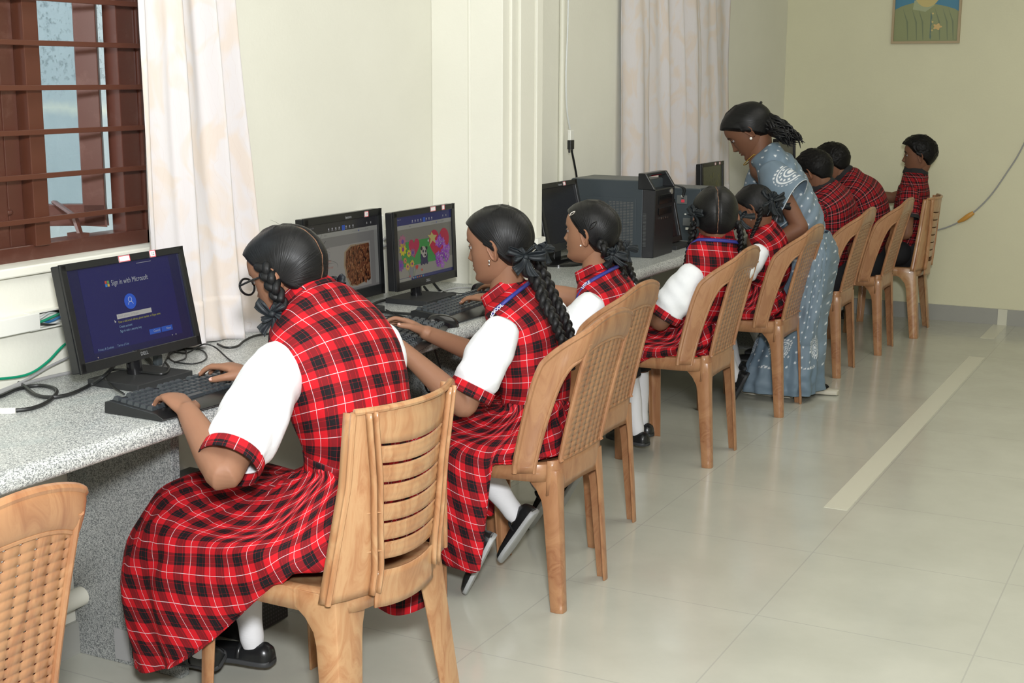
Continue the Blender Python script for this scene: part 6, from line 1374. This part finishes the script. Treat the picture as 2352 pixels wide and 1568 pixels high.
    for i in range(nv):
        for j in range(nu):
            u, v_ = UVs[i, j]; C[i, j] = sari_color(u+.0, v_ if v_ < .66 else 99.012, [m_ for m_ in mo if abs(m_[0]-u) < .06 and abs(m_[1]-v_) < .06])
            if v_ > .66 and tuple(C[i, j]) == (.62, .66, .70): C[i, j] = (.16, .22, .28)
    p.add('sari_skirt', MB().grid(Ps, cv=True, C=C), M['sari'], angle=0, weld=False, solid=.003)
    M['sandal'] = mat('pale_sandal', (.55, .52, .43), .6)
    for A, td in ((A3(-1.86, 6.34, 0), (-1, .0, 0)), (A3(-1.68, 6.50, 0), (-.95, -.1, 0))):
        dd = unit(td); s_ = np.cross(dd, UPZ); SR = []
        for x, hw in ((-.10, .012), (-.095, .030), (-.05, .036), (.02, .034), (.09, .043), (.13, .036), (.15, .016)): SR.append([A+dd*x+s_*hw*math.cos(q)+UPZ*(.014+.013*np.sign(math.sin(q))*abs(math.sin(q))**.4) for q in np.linspace(0, 2*PI, 20, endpoint=False)])
        p.add('sandal', MB().loft(SR), M['sandal']); p.add('foot', MB().ell(A+dd*.03+UPZ*.040, (.085, .030, .020)), M['skin2'])
    earring(p, -1, 'pearl', 2.0); nk = p.J['N']
    p.add('necklace', MB().loft(tube_rings([nk+A3(.045*math.cos(a)-.015-.02*max(0, -math.cos(a)), .052*math.sin(a), .028-.055*max(0, -math.cos(a))) for a in np.linspace(0, 2*PI, 40)], .0024, 6)), M['gold']); return p
woman()

# ---- three boys in checked shirts
def boy(label, root, J, hf, sp, latN, k, seed, sk='skin2', hs=.97, profile=False, skirtrows=None):
    p = Person(label, root); J = {a: np.array(b, float) for a, b in J.items()}
    p.body(J, M[sk], unit(hf), UPZ, hs, .005, hands=((J['WL'], (-1, .2, 0), (0, 0, 1), (0, 1, 0), dict(k=.88)), (J['WR'], (-1, -.2, 0), (0, 0, 1), (0, -1, 0), dict(k=.88))), female=False, nails=False)
    p.hair(M['hairs'], boy=True, thick=.015, seed=seed)
    P = p.torso_g(sp, Ly, latN, prof(k, k), M['shirt'], 'shirt', cm=M['blackcloth'], seed=seed, wr=.008)
    for S_, E in (('SL', 'EL'), ('SR', 'ER')): p.sleeve(J[S_], J[E], .62, (.054, .062, .064, .060), m=M['shirt'], cm=M['blackcloth'], seed=seed+1, cuffw=.018)
    for sd in 'LR':
        H_ = J['P']+A3(-.02, -.075 if sd == 'L' else .075, -.0); p.add('trousers_leg', MB().loft(tube_rings([H_, H_*.5+J['K'+sd]*.5, J['K'+sd]+A3(-.01, 0, .01), J['K'+sd]*.5+J['A'+sd]*.5], [.085, .076, .064, .056], 20, 26, roundcap=True)), M['blackcloth'])
    p.add('trousers_seat', MB().loft(tube_rings([J['P']+A3(.01, 0, .06), J['P']+A3(.0, 0, 0), J['P']+A3(-.05, 0, -.03)], [.125, .135, .11], 24, 14, roundcap=True, flatten=.8)), M['blackcloth'])
    p.socks(hi=.5); p.shoes(((-1, 0, 0), (-1, 0, 0)), k=.98); return p
boy('boy in a checked shirt bent forward right beside the sari, ear showing', (-1.82, 7.05, 0), dict(P=(-1.82, 7.06, .49), C=(-1.75, 7.04, .72), N=(-1.85, 7.01, .93), H=(-1.875, 7.0, 1.035), SL=(-1.82, 6.885, .845), SR=(-1.80, 7.19, .845), EL=(-1.95, 6.86, .795), ER=(-1.93, 7.24, .795), WL=(-2.13, 6.93, .80), WR=(-2.13, 7.15, .80), KL=(-2.25, 6.97, .47), KR=(-2.25, 7.16, .47), AL=(-2.10, 6.97, .08), AR=(-2.10, 7.16, .08)),
    (-.80, .35, -.48), [(-1.83, 7.06, .50), (-1.80, 7.06, .60), (-1.78, 7.05, .72), (-1.785, 7.03, .865), (-1.850, 7.01, .968)], unit((.15, 1, 0)), 1.04, 31)
boy('boy in a checked shirt hunched over, in the second chair from the far wall', (-1.80, 7.74, 0), dict(P=(-1.79, 7.75, .49), C=(-1.74, 7.73, .72), N=(-1.908, 7.676, .935), H=(-1.955, 7.66, 1.045), SL=(-1.86, 7.55, .855), SR=(-1.83, 7.86, .855), EL=(-2.0, 7.52, .795), ER=(-1.98, 7.92, .795), WL=(-2.2, 7.6, .80), WR=(-2.2, 7.84, .80), KL=(-2.22, 7.66, .47), KR=(-2.22, 7.85, .47), AL=(-2.1, 7.66, .08), AR=(-2.1, 7.85, .08)),
    (-.88, .25, -.40), [(-1.80, 7.75, .50), (-1.76, 7.74, .61), (-1.745, 7.73, .73), (-1.79, 7.71, .875), (-1.910, 7.675, .972)], Ly, 1.04, 35)
pc = boy('boy sitting upright in profile against the far wall, black collar, checked shirt', (-1.68, 8.42, 0), dict(P=(-1.69, 8.43, .49), C=(-1.665, 8.43, .72), N=(-1.655, 8.43, .93), H=(-1.635, 8.42, 1.062), SL=(-1.65, 8.27, .845), SR=(-1.66, 8.60, .845), EL=(-1.64, 8.21, .62), ER=(-1.82, 8.62, .79), WL=(-1.85, 8.26, .58), WR=(-2.02, 8.56, .80), KL=(-2.12, 8.33, .47), KR=(-2.12, 8.53, .47), AL=(-2.1, 8.33, .08), AR=(-2.1, 8.53, .08)),
    (-1, -.10, -.04), [(-1.69, 8.43, .50), (-1.675, 8.43, .60), (-1.665, 8.43, .71), (-1.66, 8.43, .85), (-1.655, 8.43, .968)], Ly, .95, 41)

# ---- person almost wholly outside the frame, whose skirt shows behind the corner chair
def girl_edge():
    p = Person('schoolgirl in the bottom left corner chair, only a strip of her red tartan skirt showing', (-1.96, 1.46, 0))
    o = (-.13, -2.07, 0); J = dict(P=(-1.76, 3.49, .50), C=(-1.745, 3.50, .70), N=(-1.795, 3.49, .875), H=(-1.842, 3.468, 1.040), SL=(-1.765, 3.335, .808), SR=(-1.76, 3.655, .815),
             EL=(-1.83, 3.245, .615), ER=(-1.80, 3.66, .60), WL=(-2.0, 3.30, .58), WR=(-1.93, 3.55, .57), KL=(-2.20, 3.40, .46), KR=(-2.20, 3.58, .46), AL=(-2.13, 3.40, .085), AR=(-2.13, 3.58, .085))
    J['SR'] = (-1.76, 3.62, .80); J = {k: np.array(v)+o for k, v in J.items()}
    p.body(J, M['skin1'], unit((-1, 0, -.16)), UPZ, .98, .006, hands=((J['WL'], (-1, .2, 0), (0, 0, 1), (0, 1, 0), {}), (J['WR'], (-1, -.2, 0), (0, 0, 1), (0, -1, 0), {})), nails=False)
    p.hair(gather=(.062, -.060, -.040), thick=.011, seed=7); o = np.array(o)
    p.torso_g([np.array(q)+o for q in ((-1.735, 3.49, .545), (-1.735, 3.50, .62), (-1.745, 3.50, .71), (-1.765, 3.495, .812), (-1.803, 3.483, .912))], Ly, Ly, prof(.93, .93), M['tartan'], seed=5)
    p.sleeve(J['SL'], J['EL'], .86, seed=4); p.sleeve(J['SR'], J['ER'], .86, seed=5)
    p.drape_g((-1.865, 1.46, .57, .120, .092), [(-2.05, -1.755, .18, .545, .51, .50), (-2.17, -1.735, .225, .535, .475, .455), (-2.23, -1.73, .232, .45, .42, .44), (-2.24, -1.73, .232, .30, .30, .435), (-2.24, -1.74, .228, .16, .16, .435)], (.15, .435, -2.0, -1.9), 1.485, seed=5); p.socks(); p.shoes(((-1, 0, 0), (-1, 0, 0)))
girl_edge()
